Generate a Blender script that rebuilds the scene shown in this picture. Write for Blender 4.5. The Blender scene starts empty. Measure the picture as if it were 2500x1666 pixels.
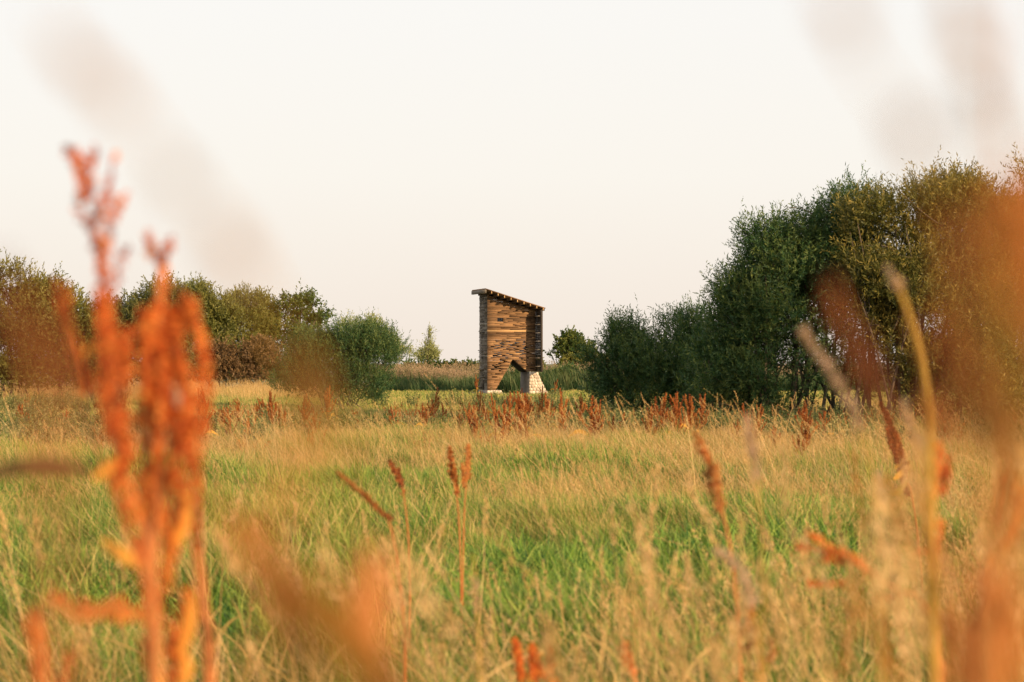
import bpy, math, random
import numpy as np
from mathutils import Vector, Matrix

SC = bpy.context.scene
COL = SC.collection
R = math.radians
# ------------------------------------------------------------------ camera, sky, sun
F, CX, HY, CAMZ = 5000.0, 1250.0, 885.0, 1.35          # photo px (2500 wide), eye height in m
cam_d = bpy.data.cameras.new("camera")
cam = bpy.data.objects.new("camera", cam_d); COL.objects.link(cam); SC.camera = cam
cam.location = (0, 0, CAMZ); cam.rotation_euler = (R(90), 0, 0)
cam_d.sensor_width = 36; cam_d.lens = 72; cam_d.shift_y = (HY - 833.0) / 2500.0
cam_d.clip_start = 0.05; cam_d.clip_end = 3000
cam_d.dof.use_dof = True; cam_d.dof.focus_distance = 70.0; cam_d.dof.aperture_fstop = 4.8

SUN_AZ, SUN_EL = R(46), R(13)     # azimuth: to the right of straight behind the camera
world = bpy.data.worlds.new("World"); SC.world = world; world.use_nodes = True
wt = world.node_tree; wt.nodes.clear()
wo = wt.nodes.new('ShaderNodeOutputWorld'); bg = wt.nodes.new('ShaderNodeBackground')
sky = wt.nodes.new('ShaderNodeTexSky'); sky.sky_type = 'NISHITA'; sky.sun_disc = False
sky.sun_elevation = SUN_EL; sky.sun_rotation = math.pi - SUN_AZ
sky.dust_density = 4; sky.air_density = 1.0
tc = wt.nodes.new('ShaderNodeTexCoord'); sep = wt.nodes.new('ShaderNodeSeparateXYZ')
ramp = wt.nodes.new('ShaderNodeValToRGB')
ramp.color_ramp.elements[0].position = 0.0; ramp.color_ramp.elements[0].color = (0.90, 0.790, 0.690, 1)
ramp.color_ramp.elements[1].position = 0.20; ramp.color_ramp.elements[1].color = (0.93, 0.91, 0.88, 1)
e = ramp.color_ramp.elements.new(0.09); e.color = (0.935, 0.885, 0.815, 1)
sc_ = wt.nodes.new('ShaderNodeVectorMath'); sc_.operation = 'SCALE'; sc_.inputs['Scale'].default_value = 7.75
mx = wt.nodes.new('ShaderNodeMix'); mx.data_type = 'RGBA'; mx.inputs['Factor'].default_value = 0.90
L = wt.links.new
L(tc.outputs['Generated'], sep.inputs[0]); L(sep.outputs['Z'], ramp.inputs[0])
L(ramp.outputs[0], sc_.inputs[0]); L(sky.outputs[0], mx.inputs[6]); L(sc_.outputs[0], mx.inputs[7])
L(mx.outputs[2], bg.inputs[0]); bg.inputs[1].default_value = 0.10; L(bg.outputs[0], wo.inputs[0])

sl = bpy.data.lights.new("sun", 'SUN'); sun = bpy.data.objects.new("sun", sl); COL.objects.link(sun)
sl.energy = 5.0; sl.angle = R(0.6); sl.color = (1.0, 0.72, 0.42)
to_sun = Vector((math.sin(SUN_AZ) * math.cos(SUN_EL), -math.cos(SUN_AZ) * math.cos(SUN_EL), math.sin(SUN_EL)))
sun.rotation_euler = to_sun.to_track_quat('Z', 'Y').to_euler()
SC.view_settings.view_transform = 'Standard'; SC.view_settings.look = 'None'
SC.view_settings.exposure = 0.52; SC.view_settings.gamma = 1
SC.render.engine = 'CYCLES'
SC.cycles.max_bounces = 6; SC.cycles.diffuse_bounces = 3; SC.cycles.transmission_bounces = 3
SC.cycles.use_denoising = True
try: SC.cycles.denoiser = 'OPENIMAGEDENOISE'
except Exception: pass

rng = np.random.default_rng(7); random.seed(7)

def P(px, py, d):
    "point that the photo shows at pixel px,py when it stands d metres away"
    return Vector(((px - CX) / F * d, d, CAMZ - (py - HY) / F * d))

# ------------------------------------------------------------------ helpers
def tag(o, label=None, cat=None, group=None, kind=None):
    if label: o['label'] = label
    if cat: o['category'] = cat
    if group: o['group'] = group
    if kind: o['kind'] = kind
    return o
def empty(name, loc=(0, 0, 0), rz=0):
    o = bpy.data.objects.new(name, None); o.empty_display_size = 0.1
    COL.objects.link(o); o.location = loc; o.rotation_euler = (0, 0, rz); return o
def mesh_obj(name, V, Fs, mat, parent=None, cols=None, link=True, smooth=False):
    """V (n,3); Fs: list of int arrays each (m,k); cols optional (n,) tint or (n,3)"""
    V = np.asarray(V, dtype=np.float32)
    me = bpy.data.meshes.new(name)
    if not isinstance(Fs, list): Fs = [Fs]
    Fs = [np.asarray(f, dtype=np.int32) for f in Fs if len(f)]
    me.vertices.add(len(V)); me.vertices.foreach_set('co', V.ravel())
    tot = np.concatenate([np.full(len(f), f.shape[1], dtype=np.int32) for f in Fs])
    li = np.concatenate([f.ravel() for f in Fs])
    st = np.concatenate([[0], np.cumsum(tot)[:-1]]).astype(np.int32)
    me.loops.add(len(li)); me.loops.foreach_set('vertex_index', li)
    me.polygons.add(len(tot)); me.polygons.foreach_set('loop_start', st); me.polygons.foreach_set('loop_total', tot)
    if smooth: me.polygons.foreach_set('use_smooth', np.ones(len(tot), dtype=bool))
    if cols is not None:
        c = np.asarray(cols, dtype=np.float32)
        if c.ndim == 1: c = np.stack([c, c, c], 1)
        a = me.attributes.new('tint', 'FLOAT_COLOR', 'POINT')
        a.data.foreach_set('color', np.concatenate([c, np.ones((len(c), 1), np.float32)], 1).ravel())
    me.update(calc_edges=True); me.validate()
    me.materials.append(mat)
    o = bpy.data.objects.new(name, me)
    if link: COL.objects.link(o)
    if parent is not None: o.parent = parent
    return o
def copy_tree(o, parent=None):
    c = o.copy(); COL.objects.link(c); c.parent = parent
    for ch in list(o.children): copy_tree(ch, c)
    return c

# ------------------------------------------------------------------ materials
def mat_new(name):
    m = bpy.data.materials.new(name); m.use_nodes = True; nt = m.node_tree; nt.nodes.clear()
    out = nt.nodes.new('ShaderNodeOutputMaterial'); return m, nt, out
def ramp_node(nt, cols, pos=None):
    r = nt.nodes.new('ShaderNodeValToRGB'); el = r.color_ramp.elements
    n = len(cols); pos = pos or [i / (n - 1) for i in range(n)]
    while len(el) < n: el.new(0.5)
    for i in range(n): el[i].position = pos[i]
    for i in range(n): el[i].color = (*cols[i], 1)
    return r
def leaf_mat(name, cols, pos=None, trans=0.35, rough=0.55, noise_scale=0.8, noise_amt=0.35, rand_amt=0.0, tcol=(1.15, 1.1, 0.6), spec=0.25):
    """plant stuff: tint.r picks from the ramp, shifted by clump noise and by instance"""
    m, nt, out = mat_new(name); N = nt.nodes.new; K = nt.links.new
    at = N('ShaderNodeAttribute'); at.attribute_name = 'tint'
    sp = N('ShaderNodeSeparateColor'); K(at.outputs['Color'], sp.inputs[0])
    ge = N('ShaderNodeNewGeometry'); no = N('ShaderNodeTexNoise'); no.inputs['Scale'].default_value = noise_scale
    no.inputs['Detail'].default_value = 2
    K(ge.outputs['Position'], no.inputs['Vector'])
    s1 = N('ShaderNodeMath'); s1.operation = 'MULTIPLY_ADD'; K(no.outputs['Fac'], s1.inputs[0])
    s1.inputs[1].default_value = noise_amt * 2; s1.inputs[2].default_value = -noise_amt
    ad = N('ShaderNodeMath'); ad.operation = 'ADD'; K(sp.outputs[0], ad.inputs[0]); K(s1.outputs[0], ad.inputs[1])
    oi = N('ShaderNodeObjectInfo'); s2 = N('ShaderNodeMath'); s2.operation = 'MULTIPLY_ADD'
    K(oi.outputs['Random'], s2.inputs[0]); s2.inputs[1].default_value = rand_amt * 2; s2.inputs[2].default_value = -rand_amt
    a2 = N('ShaderNodeMath'); a2.operation = 'ADD'; a2.use_clamp = True; K(ad.outputs[0], a2.inputs[0]); K(s2.outputs[0], a2.inputs[1])
    rp = ramp_node(nt, cols, pos); K(a2.outputs[0], rp.inputs[0])
    pr = N('ShaderNodeBsdfPrincipled'); K(rp.outputs[0], pr.inputs['Base Color'])
    pr.inputs['Roughness'].default_value = rough; pr.inputs['Specular IOR Level'].default_value = spec
    tr = N('ShaderNodeBsdfTranslucent'); tm = N('ShaderNodeMix'); tm.data_type = 'RGBA'; tm.blend_type = 'MULTIPLY'
    tm.inputs['Factor'].default_value = 1; K(rp.outputs[0], tm.inputs[6]); tm.inputs[7].default_value = (*tcol, 1)
    K(tm.outputs[2], tr.inputs[0])
    ms = N('ShaderNodeMixShader'); ms.inputs[0].default_value = trans
    K(pr.outputs[0], ms.inputs[1]); K(tr.outputs[0], ms.inputs[2]); K(ms.outputs[0], out.inputs[0])
    return m
def noise_mat(name, cols, scale=3.0, rough=0.9, bump=0.3, stretch=(1, 1, 1), pos=None, detail=6):
    m, nt, out = mat_new(name); N = nt.nodes.new; K = nt.links.new
    tcn = N('ShaderNodeTexCoord'); mp = N('ShaderNodeMapping'); mp.inputs['Scale'].default_value = stretch
    no = N('ShaderNodeTexNoise'); no.inputs['Scale'].default_value = scale; no.inputs['Detail'].default_value = detail
    K(tcn.outputs['Object'], mp.inputs[0]); K(mp.outputs[0], no.inputs['Vector'])
    rp = ramp_node(nt, cols, pos or [0.3 + 0.4 * i / (len(cols) - 1) for i in range(len(cols))]); K(no.outputs['Fac'], rp.inputs[0])
    pr = N('ShaderNodeBsdfPrincipled'); K(rp.outputs[0], pr.inputs['Base Color']); pr.inputs['Roughness'].default_value = rough
    bp = N('ShaderNodeBump'); bp.inputs['Strength'].default_value = bump; bp.inputs['Distance'].default_value = 0.02
    K(no.outputs['Fac'], bp.inputs['Height']); K(bp.outputs[0], pr.inputs['Normal']); K(pr.outputs[0], out.inputs[0])
    return m
def wood_mat(name, cols, grain=26.0):
    "weathered boards: tint picks the board's own colour, fine streaks run along it"
    m, nt, out = mat_new(name); N = nt.nodes.new; K = nt.links.new
    at = N('ShaderNodeAttribute'); at.attribute_name = 'tint'; sp = N('ShaderNodeSeparateColor'); K(at.outputs['Color'], sp.inputs[0])
    tcn = N('ShaderNodeTexCoord'); mp = N('ShaderNodeMapping'); mp.inputs['Scale'].default_value = (1.2, 1.2, grain)
    no = N('ShaderNodeTexNoise'); no.inputs['Scale'].default_value = 2.0; no.inputs['Detail'].default_value = 6
    K(tcn.outputs['Object'], mp.inputs[0]); K(mp.outputs[0], no.inputs['Vector'])
    ma = N('ShaderNodeMath'); ma.operation = 'MULTIPLY_ADD'; K(no.outputs['Fac'], ma.inputs[0]); ma.inputs[1].default_value = 0.7; ma.inputs[2].default_value = -0.35
    ad = N('ShaderNodeMath'); ad.operation = 'ADD'; ad.use_clamp = True; K(sp.outputs[0], ad.inputs[0]); K(ma.outputs[0], ad.inputs[1])
    rp = ramp_node(nt, cols); K(ad.outputs[0], rp.inputs[0])
    pr = N('ShaderNodeBsdfPrincipled'); K(rp.outputs[0], pr.inputs['Base Color']); pr.inputs['Roughness'].default_value = 0.85
    bp = N('ShaderNodeBump'); bp.inputs['Strength'].default_value = 0.5; bp.inputs['Distance'].default_value = 0.01
    K(no.outputs['Fac'], bp.inputs['Height']); K(bp.outputs[0], pr.inputs['Normal']); K(pr.outputs[0], out.inputs[0])
    return m
def stone_mat(name, cols):
    m, nt, out = mat_new(name); N = nt.nodes.new; K = nt.links.new
    at = N('ShaderNodeAttribute'); at.attribute_name = 'tint'; sp = N('ShaderNodeSeparateColor'); K(at.outputs['Color'], sp.inputs[0])
    tcn = N('ShaderNodeTexCoord'); no = N('ShaderNodeTexNoise'); no.inputs['Scale'].default_value = 14; no.inputs['Detail'].default_value = 8
    K(tcn.outputs['Object'], no.inputs['Vector'])
    ma = N('ShaderNodeMath'); ma.operation = 'MULTIPLY_ADD'; K(no.outputs['Fac'], ma.inputs[0]); ma.inputs[1].default_value = 0.8; ma.inputs[2].default_value = -0.4
    ad = N('ShaderNodeMath'); ad.operation = 'ADD'; ad.use_clamp = True; K(sp.outputs[0], ad.inputs[0]); K(ma.outputs[0], ad.inputs[1])
    rp = ramp_node(nt, cols); K(ad.outputs[0], rp.inputs[0])
    pr = N('ShaderNodeBsdfPrincipled'); K(rp.outputs[0], pr.inputs['Base Color']); pr.inputs['Roughness'].default_value = 0.9
    bp = N('ShaderNodeBump'); bp.inputs['Strength'].default_value = 0.6; bp.inputs['Distance'].default_value = 0.02
    K(no.outputs['Fac'], bp.inputs['Height']); K(bp.outputs[0], pr.inputs['Normal']); K(pr.outputs[0], out.inputs[0])
    return m

M_ground = noise_mat('meadow soil', [(0.05, 0.055, 0.02), (0.10, 0.11, 0.035), (0.16, 0.13, 0.06)], 1.2)
M_wood = wood_mat('weathered boards', [(0.03, 0.018, 0.010), (0.13, 0.070, 0.032), (0.26, 0.138, 0.06), (0.50, 0.31, 0.14)])
M_wood_grey = wood_mat('silvered boards', [(0.03, 0.025, 0.02), (0.10, 0.08, 0.06), (0.19, 0.16, 0.13), (0.36, 0.32, 0.27)])
M_wood_pale = wood_mat('pale sawn timber', [(0.22, 0.16, 0.11), (0.42, 0.33, 0.24), (0.62, 0.52, 0.40)])
M_wood_shade = wood_mat('shade-darkened timber', [(0.012, 0.009, 0.006), (0.03, 0.022, 0.015), (0.05, 0.036, 0.026)])  # timber colour darkened to hold the shade of recesses and archway
M_stone = stone_mat('limestone rubble', [(0.28, 0.22, 0.16), (0.48, 0.40, 0.31), (0.66, 0.57, 0.46)])
M_mortar = noise_mat('lime mortar', [(0.20, 0.17, 0.14), (0.32, 0.28, 0.23)], 12)
M_pier_shade = noise_mat('shaded pier side', [(0.16, 0.14, 0.12), (0.25, 0.22, 0.19)], 5)  # darker grey puts the shade of the pier's left side into its colour
M_bark = noise_mat('grey brown bark', [(0.045, 0.032, 0.022), (0.10, 0.075, 0.05), (0.17, 0.13, 0.09)], 9, stretch=(1, 1, 0.3))

G = dict
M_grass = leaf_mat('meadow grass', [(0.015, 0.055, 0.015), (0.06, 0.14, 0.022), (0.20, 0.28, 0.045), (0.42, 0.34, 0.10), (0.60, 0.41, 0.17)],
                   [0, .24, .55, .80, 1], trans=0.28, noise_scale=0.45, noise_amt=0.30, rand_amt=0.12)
M_lush = leaf_mat('lush green grass', [(0.010, 0.050, 0.018), (0.055, 0.15, 0.026), (0.21, 0.33, 0.05), (0.38, 0.42, 0.09)],
                  trans=0.28, noise_scale=0.6, noise_amt=0.30, rand_amt=0.12)
M_straw = leaf_mat('dry straw grass', [(0.18, 0.15, 0.04), (0.42, 0.27, 0.09), (0.62, 0.40, 0.16), (0.74, 0.52, 0.27)],
                   trans=0.35, noise_scale=0.3, noise_amt=0.28, rand_amt=0.2, tcol=(1, .85, .6))
M_weed = leaf_mat('grey green weeds', [(0.02, 0.045, 0.018), (0.08, 0.11, 0.035), (0.22, 0.23, 0.08), (0.52, 0.40, 0.19)],
                  noise_scale=0.5, noise_amt=0.25, rand_amt=0.2)
M_reed = leaf_mat('reeds', [(0.02, 0.055, 0.022), (0.05, 0.10, 0.035), (0.16, 0.17, 0.07), (0.42, 0.28, 0.19)],
                  [0, .35, .7, 1], noise_scale=0.15, noise_amt=0.12, rand_amt=0.12)
M_dock = leaf_mat('rust red dock seeds', [(0.09, 0.022, 0.008), (0.27, 0.070, 0.018), (0.46, 0.15, 0.034), (0.60, 0.30, 0.08)],
                  noise_scale=2.0, noise_amt=0.2, rand_amt=0.32, tcol=(1, .7, .5))
M_dock_near = leaf_mat('orange red dock seeds', [(0.16, 0.035, 0.012), (0.56, 0.115, 0.022), (0.76, 0.23, 0.045), (0.90, 0.46, 0.10)],
                  noise_scale=42.0, noise_amt=0.55, rand_amt=0.25, tcol=(1, .65, .35), trans=0.4)
M_dock_brown = leaf_mat('dark brown dock seeds', [(0.045, 0.013, 0.005), (0.16, 0.046, 0.012), (0.32, 0.10, 0.022)], noise_scale=18, noise_amt=0.3, trans=0.3, tcol=(1, .6, .5))
M_dock_gold = leaf_mat('golden orange dock seeds', [(0.42, 0.14, 0.03), (0.68, 0.26, 0.06), (0.85, 0.40, 0.11)], noise_scale=18, noise_amt=0.3, trans=0.4, tcol=(1, .7, .5))
M_ochre = leaf_mat('ochre dock seeds', [(0.26, 0.10, 0.018), (0.42, 0.19, 0.03), (0.54, 0.28, 0.055)], noise_scale=30, noise_amt=0.3, trans=0.5, tcol=(1, .7, .5))
M_dock_stem = leaf_mat('dock stem', [(0.22, 0.06, 0.02), (0.45, 0.15, 0.04), (0.55, 0.30, 0.10)], trans=0.1, noise_scale=3, noise_amt=0.3)
M_dock_leaf = leaf_mat('dock leaf', [(0.06, 0.11, 0.03), (0.22, 0.22, 0.06), (0.60, 0.32, 0.06), (0.85, 0.45, 0.06)], noise_scale=1, noise_amt=0.15)
M_yellow = leaf_mat('yellow dying leaf', [(0.75, 0.28, 0.04), (0.90, 0.45, 0.09)], trans=0.5, noise_scale=8, noise_amt=0.3, tcol=(1, .8, .4))
M_brownleaf = leaf_mat('brown dry leaf', [(0.05, 0.028, 0.010), (0.13, 0.07, 0.022)], trans=0.2, noise_scale=8, noise_amt=0.3)
M_near_grass = leaf_mat('near grass flower head', [(0.34, 0.22, 0.15), (0.55, 0.38, 0.27), (0.74, 0.55, 0.40)], trans=0.4, noise_scale=20, noise_amt=0.3)
M_gold_stem = leaf_mat('golden stem', [(0.32, 0.17, 0.02), (0.48, 0.28, 0.04)], trans=0.1, noise_scale=8, noise_amt=0.2)

def crown_mat(name, dark, mid, light, ns=0.7, amt=0.25):
    return leaf_mat(name, [dark, mid, light], trans=0.30, noise_scale=ns, noise_amt=amt, rough=0.5, tcol=(1.3, 1.2, .5))
M_willow = crown_mat('willow leaves', (0.016, 0.045, 0.018), (0.045, 0.10, 0.036), (0.17, 0.20, 0.055))
M_willow_gold = crown_mat('sun-gold willow leaves', (0.035, 0.05, 0.015), (0.12, 0.12, 0.03), (0.38, 0.28, 0.07))  # gold of the low sun put into the leaf colour
M_olive = crown_mat('olive leaves', (0.045, 0.06, 0.015), (0.12, 0.13, 0.03), (0.27, 0.245, 0.065), 0.4)
M_olive2 = crown_mat('dull brown green leaves', (0.04, 0.05, 0.02), (0.10, 0.11, 0.035), (0.21, 0.19, 0.06), 0.4)
M_pale = crown_mat('pale green leaves', (0.14, 0.18, 0.06), (0.26, 0.28, 0.11), (0.40, 0.40, 0.18), 0.4)
M_oak = crown_mat('oak leaves', (0.025, 0.055, 0.02), (0.06, 0.10, 0.025), (0.16, 0.16, 0.035), 0.4)
M_rose = crown_mat('russet hedge leaves', (0.06, 0.04, 0.02), (0.15, 0.09, 0.04), (0.30, 0.18, 0.09), 0.6)

# ------------------------------------------------------------------ geometry kits
def nrm(a): return a / np.maximum(np.linalg.norm(a, axis=-1, keepdims=True), 1e-9)
def rdir(n):
    v = rng.normal(size=(n, 3)); return nrm(v)
def perp(d):
    return nrm(np.cross(d, rdir(len(d))))
def leaves(base, d, ln, wd, fold=None):
    "pointed leaves as folded quads -> V(4n), F(n,4)"
    n = len(base); s = perp(d); nn = nrm(np.cross(d, s))
    ln = np.broadcast_to(ln, (n,))[:, None]; wd = np.broadcast_to(wd, (n,))[:, None]
    mid = base + d * ln * 0.45
    V = np.stack([base, mid + s * wd / 2 + nn * wd * .15, base + d * ln, mid - s * wd / 2 + nn * wd * .15], 1).reshape(-1, 3)
    return V, np.arange(4 * n).reshape(n, 4)
def tube(pts, rad, sides=5):
    pts = np.asarray([tuple(p) for p in pts], float); n = len(pts); rad = np.broadcast_to(rad, (n,))
    tg = nrm(np.gradient(pts, axis=0)); up = np.array([0.31, 0.17, 0.93])
    a = nrm(np.cross(tg, up)); b = np.cross(tg, a)
    th = np.linspace(0, 2 * math.pi, sides, endpoint=False)
    V = (pts[:, None] + rad[:, None, None] * (a[:, None] * np.cos(th)[None, :, None] + b[:, None] * np.sin(th)[None, :, None])).reshape(-1, 3)
    i = np.arange(n - 1)[:, None] * sides; j = np.arange(sides)[None]
    Fq = np.stack([i + j, i + (j + 1) % sides, i + sides + (j + 1) % sides, i + sides + j], -1).reshape(-1, 4)
    return V, Fq
class Bag:
    def __init__(s): s.V = []; s.F = {}; s.C = []; s.n = 0
    def add(s, V, Fq, c=0.5):
        V = np.asarray(V, float); s.V.append(V); Fq = np.asarray(Fq)
        s.F.setdefault(Fq.shape[1], []).append(Fq + s.n); s.n += len(V)
        s.C.append(np.broadcast_to(np.asarray(c, float), (len(V),)))
    def build(s, name, mat, parent=None, **k):
        return mesh_obj(name, np.concatenate(s.V), [np.concatenate(f) for f in s.F.values()], mat, parent, np.concatenate(s.C), **k)
def spline(pts, n):
    pts = np.asarray([tuple(p) for p in pts], float)
    if len(pts) == 2: pts = np.stack([pts[0], pts.mean(0), pts[1]])
    P_ = np.concatenate([[2 * pts[0] - pts[1]], pts, [2 * pts[-1] - pts[-2]]])
    t = np.linspace(0, len(pts) - 1.0001, n); i = t.astype(int); u = (t - i)[:, None]
    a, b, c, d = P_[i], P_[i + 1], P_[i + 2], P_[i + 3]
    return .5 * ((2 * b) + (-a + c) * u + (2 * a - 5 * b + 4 * c - d) * u ** 2 + (-a + 3 * b - 3 * c + d) * u ** 3)
def wav(p, s, seed):
    "cheap smooth 3-D noise in about -1..1"
    r = np.random.default_rng(seed); o = 0
    for k in range(5):
        w = r.normal(size=3) * s; o = o + np.sin(p @ w + r.uniform(0, 6.3))
    return o / 2.6

# ------------------------------------------------------------------ ground
def ground():
    n = 60; xs = np.concatenate([-np.geomspace(900, 1, 24), [0], np.geomspace(1, 900, 24)])
    ys = np.concatenate([[-60, -20, -5], np.geomspace(1, 1500, 60)])
    X, Y = np.meshgrid(xs, ys); Z = 0.03 * np.sin(X * .9 + 1) * np.sin(Y * .7) * np.exp(-np.abs(Y) / 200)
    V = np.stack([X, Y, Z], -1).reshape(-1, 3); w = len(xs)
    i, j = np.meshgrid(np.arange(len(ys) - 1), np.arange(w - 1), indexing='ij'); a = (i * w + j).ravel()
    o = mesh_obj('ground', V, np.stack([a, a + 1, a + w + 1, a + w], 1), M_ground)
    tag(o, kind='structure')
ground()

# ------------------------------------------------------------------ the timber tower
def tower():
    D0 = 88.0; S = F / D0; th = R(16)
    ct, st = math.cos(th), math.sin(th)
    A = P(1190, 885, D0); A.z = 0
    root = empty('timber_tower', A, th)      # local x along the front, local -y outward to the camera
    tag(root, 'tall narrow tower of stacked brown boards with a sloping roof on stone footings', 'tower')
    W, D = 2.16, 1.30
    zt = lambda u: 4.50 - 0.303 * (u + .3) - 0.17      # underside of roof at the walls
    r = random.Random(3)
    def box(bag, x0, x1, y0, y1, z0, z1, c, jit=0.0):
        j = lambda: r.uniform(-jit, jit)
        v = [(x0, y0, z0 + j()), (x1, y0, z0 + j()), (x1, y1, z0), (x0, y1, z0), (x0, y0, z1 + j()), (x1, y0, z1 + j()), (x1, y1, z1), (x0, y1, z1)]
        f = [(0, 1, 5, 4), (1, 2, 6, 5), (2, 3, 7, 6), (3, 0, 4, 7), (4, 5, 6, 7), (3, 2, 1, 0)]
        bag.add(v, f, c)
    def spans(z):       # where the front face has wall at height z
        if z < 0.945:
            xr = 0.357 + (z - .15) / (1.49 - .15) * (1.13 - .357); return [(0, xr)]
        if z < 1.49:
            xl = 0.357 + (z - .15) / (1.49 - .15) * (1.13 - .357)
            xr = 1.13 + (1.49 - z) / (1.49 - .963) * (1.765 - 1.13); return [(0, xl), (min(xr, 1.78), W)]
        return [(0, min(W, max(.1, (4.24 - z) / .303 )))] if z > zt(W) else [(0, W)]
    def wall(bag, y_in, out, holes, seed, mapx):
        """courses of boards; mapx(u0,u1,w0,w1) -> box extents"""
    front = Bag(); z = .15; win = (0.44, 0.70, 3.13, 3.25)
    while z < 4.26:
        h = r.choice([.03, .035, .04, .045, .05, .06]); 
        if 2.64 < z < 2.72: h = .085                 # the broad pale plank
        broad = h > .08
        for (a, b) in spans(z + h / 2):
            x = a
            while x < b - .005:
                ln = 9 if broad else r.uniform(.12, .7) if z < 2.3 else r.uniform(.3, 1.5)
                x2 = min(b, x + ln)
                if b - x2 < .12: x2 = b
                segs = [(x, x2)]
                if z < win[3] and z + h > win[2]:
                    segs = [(max(x, p), min(x2, q)) for p, q in ((-1, win[0]), (win[1], 9)) if min(x2, q) - max(x, p) > .01]
                for (s0, s1) in segs:
                    p = r.random(); off = r.uniform(0, .030)
                    if p < .14: off = r.uniform(.045, .10)
                    c = r.gauss(.48, .14)
                    if p > .94: c += .25
                    if broad: c = 1.0; off = .02
                    if zt(s1) < z + h and z > 3.4 and s1 - s0 > .3: pass
                    g = r.uniform(.001, .005)
                    box(front, s0 + .001, s1 - .002, -off, .06, z, z + h - g, c, .002)
                x = x2
                if z < 2.25 and not broad and r.random() < (.62 if z > .6 else .3) and x < b - .2: x += r.uniform(.06, .24)   # gaps between boards
        z += h
    fw = front.build('front_wall', M_wood, root)
    wf = Bag()
    for q in ((win[0] - .0, win[1], .03, .10, win[2] - .025, win[2] - .003), (win[0], win[1], .03, .10, win[3] + .004, win[3] + .02)): box(wf, *q, .4)
    o = wf.build('window_opening', M_wood_shade, fw)
    side = Bag(); z = .15
    while z < 4.34:
        h = r.choice([.03, .04, .045, .05, .06]); y = 0.09
        y1, y2 = .42, .86; sz = .80
        while y < D:
            yy = min(D, y + r.uniform(.25, .9)); 
            if D - yy < .12: yy = D
            segs = [(y, yy)]
            if z < sz:
                k = .16 * (z / sz); segs = [(max(y, p), min(yy, q)) for p, q in ((0, y1 + k), (y2 - k, 9)) if min(yy, q) - max(y, p) > .01]
            for s0, s1 in segs:
                off = r.uniform(0, .02) + (r.uniform(.03, .08) if r.random() < .08 else 0)
                c = r.gauss(.45, .16)
                if 2.64 < z < 2.72 or 2.95 < z < 3.0 or r.random() < .03: c = .85
                box(side, -off, .09, s0, s1, z, z + h - .004, c, .002)
            y = yy
        z += h
    side.build('side_wall', M_wood_grey, root)
    back = Bag(); z = .15
    while z < 4.2:
        h = r.choice([.04, .05, .06, .07])
        for (a, b) in spans(z + h / 2):
            x = a + .092
            while x < b - .005:
                x2 = min(b, x + r.uniform(.4, 1.5))
                box(back, x, x2 - .002, D - .09, D + r.uniform(0, .02), z, z + h - .004, r.gauss(.1, .08))  # low tint paints the dim interior seen through the gaps
                x = x2
                if 1.6 < z < 2.1 and r.random() < .05: x += .05
        z += h
    back.build('back_wall', M_wood, root)
    rw = Bag(); z = .95
    while z < zt(W) - .02:
        h = r.choice([.04, .05, .06]); box(rw, W - .09, W + r.uniform(0, .015), .094, D - .094, z, z + h - .004, r.gauss(.5, .15)); z += h
    rw.build('rear_side_wall', M_wood, root)
    # soffits lining the pointed archway through the tower
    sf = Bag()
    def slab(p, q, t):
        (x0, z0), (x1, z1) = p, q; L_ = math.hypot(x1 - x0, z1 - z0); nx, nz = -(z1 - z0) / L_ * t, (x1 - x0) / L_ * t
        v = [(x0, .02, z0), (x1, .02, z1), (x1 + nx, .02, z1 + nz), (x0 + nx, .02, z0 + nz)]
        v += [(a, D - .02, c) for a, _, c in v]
        sf.add(v, [(0, 1, 2, 3), (7, 6, 5, 4), (0, 4, 5, 1), (1, 5, 6, 2), (2, 6, 7, 3), (3, 7, 4, 0)], .05)  # near-black tint paints the shade under the arch
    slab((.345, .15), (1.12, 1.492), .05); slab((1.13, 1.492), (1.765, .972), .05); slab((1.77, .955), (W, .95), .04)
    sf.build('archway_lining', M_wood_shade, root)
    # projecting fin at the right end with shelves of battens
    fin = Bag(); z = .945
    fy = -.73
    while z < zt(W) - .03:
        h = r.choice([.05, .06, .07, .08]); box(fin, W + .02, W + .07 + r.uniform(0, .012), fy, -.002, z, z + h - .004, r.gauss(.4, .15)); z += h
    box(fin, W - .005, W + .019, -.06, -.003, .945, zt(W) - .03, .3)
    fin.build('side_screen', M_wood_shade, root)  # dark colour carries the shade on the screen's inner face
    for k in range(8):
        b = Bag(); zz = 1.16 + k * .36
        if zz > zt(W) - .1: break
        box(b, W - .06, W + .018, -.70, -.08, zz, zz + .035, .45); b.build('shelf_batten', M_wood_pale, root)
    post = Bag(); box(post, W + .01, W + .085, fy - .06, fy - .003, .93, zt(W) - .02, .9); post.build('corner_post', M_wood_shade, root)
    # roof
    rx0, rx1, ry0, ry1 = -.31, 2.37, -.78, D + .18
    zr = lambda u: 4.50 - .303 * (u + .3)
    rf = Bag()
    n = 9
    for k in range(n):                                    # deck boards running down the slope
        a = ry0 + (ry1 - ry0) * k / n; b = ry0 + (ry1 - ry0) * (k + 1) / n - .008
        e0, e1 = r.uniform(-.02, .02), r.uniform(-.03, .03)
        v = [(rx0 + e0, a, zr(rx0) - .035), (rx1 + e1, a, zr(rx1) - .035), (rx1 + e1, b, zr(rx1) - .035), (rx0 + e0, b, zr(rx0) - .035)]
        v += [(x, y, z + .035) for x, y, z in v]
        rf.add(v, [(3, 2, 1, 0), (4, 5, 6, 7), (0, 1, 5, 4), (1, 2, 6, 5), (2, 3, 7, 6), (3, 0, 4, 7)], r.gauss(.55, .1))
    roof = rf.build('roof', M_wood, root)
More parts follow.
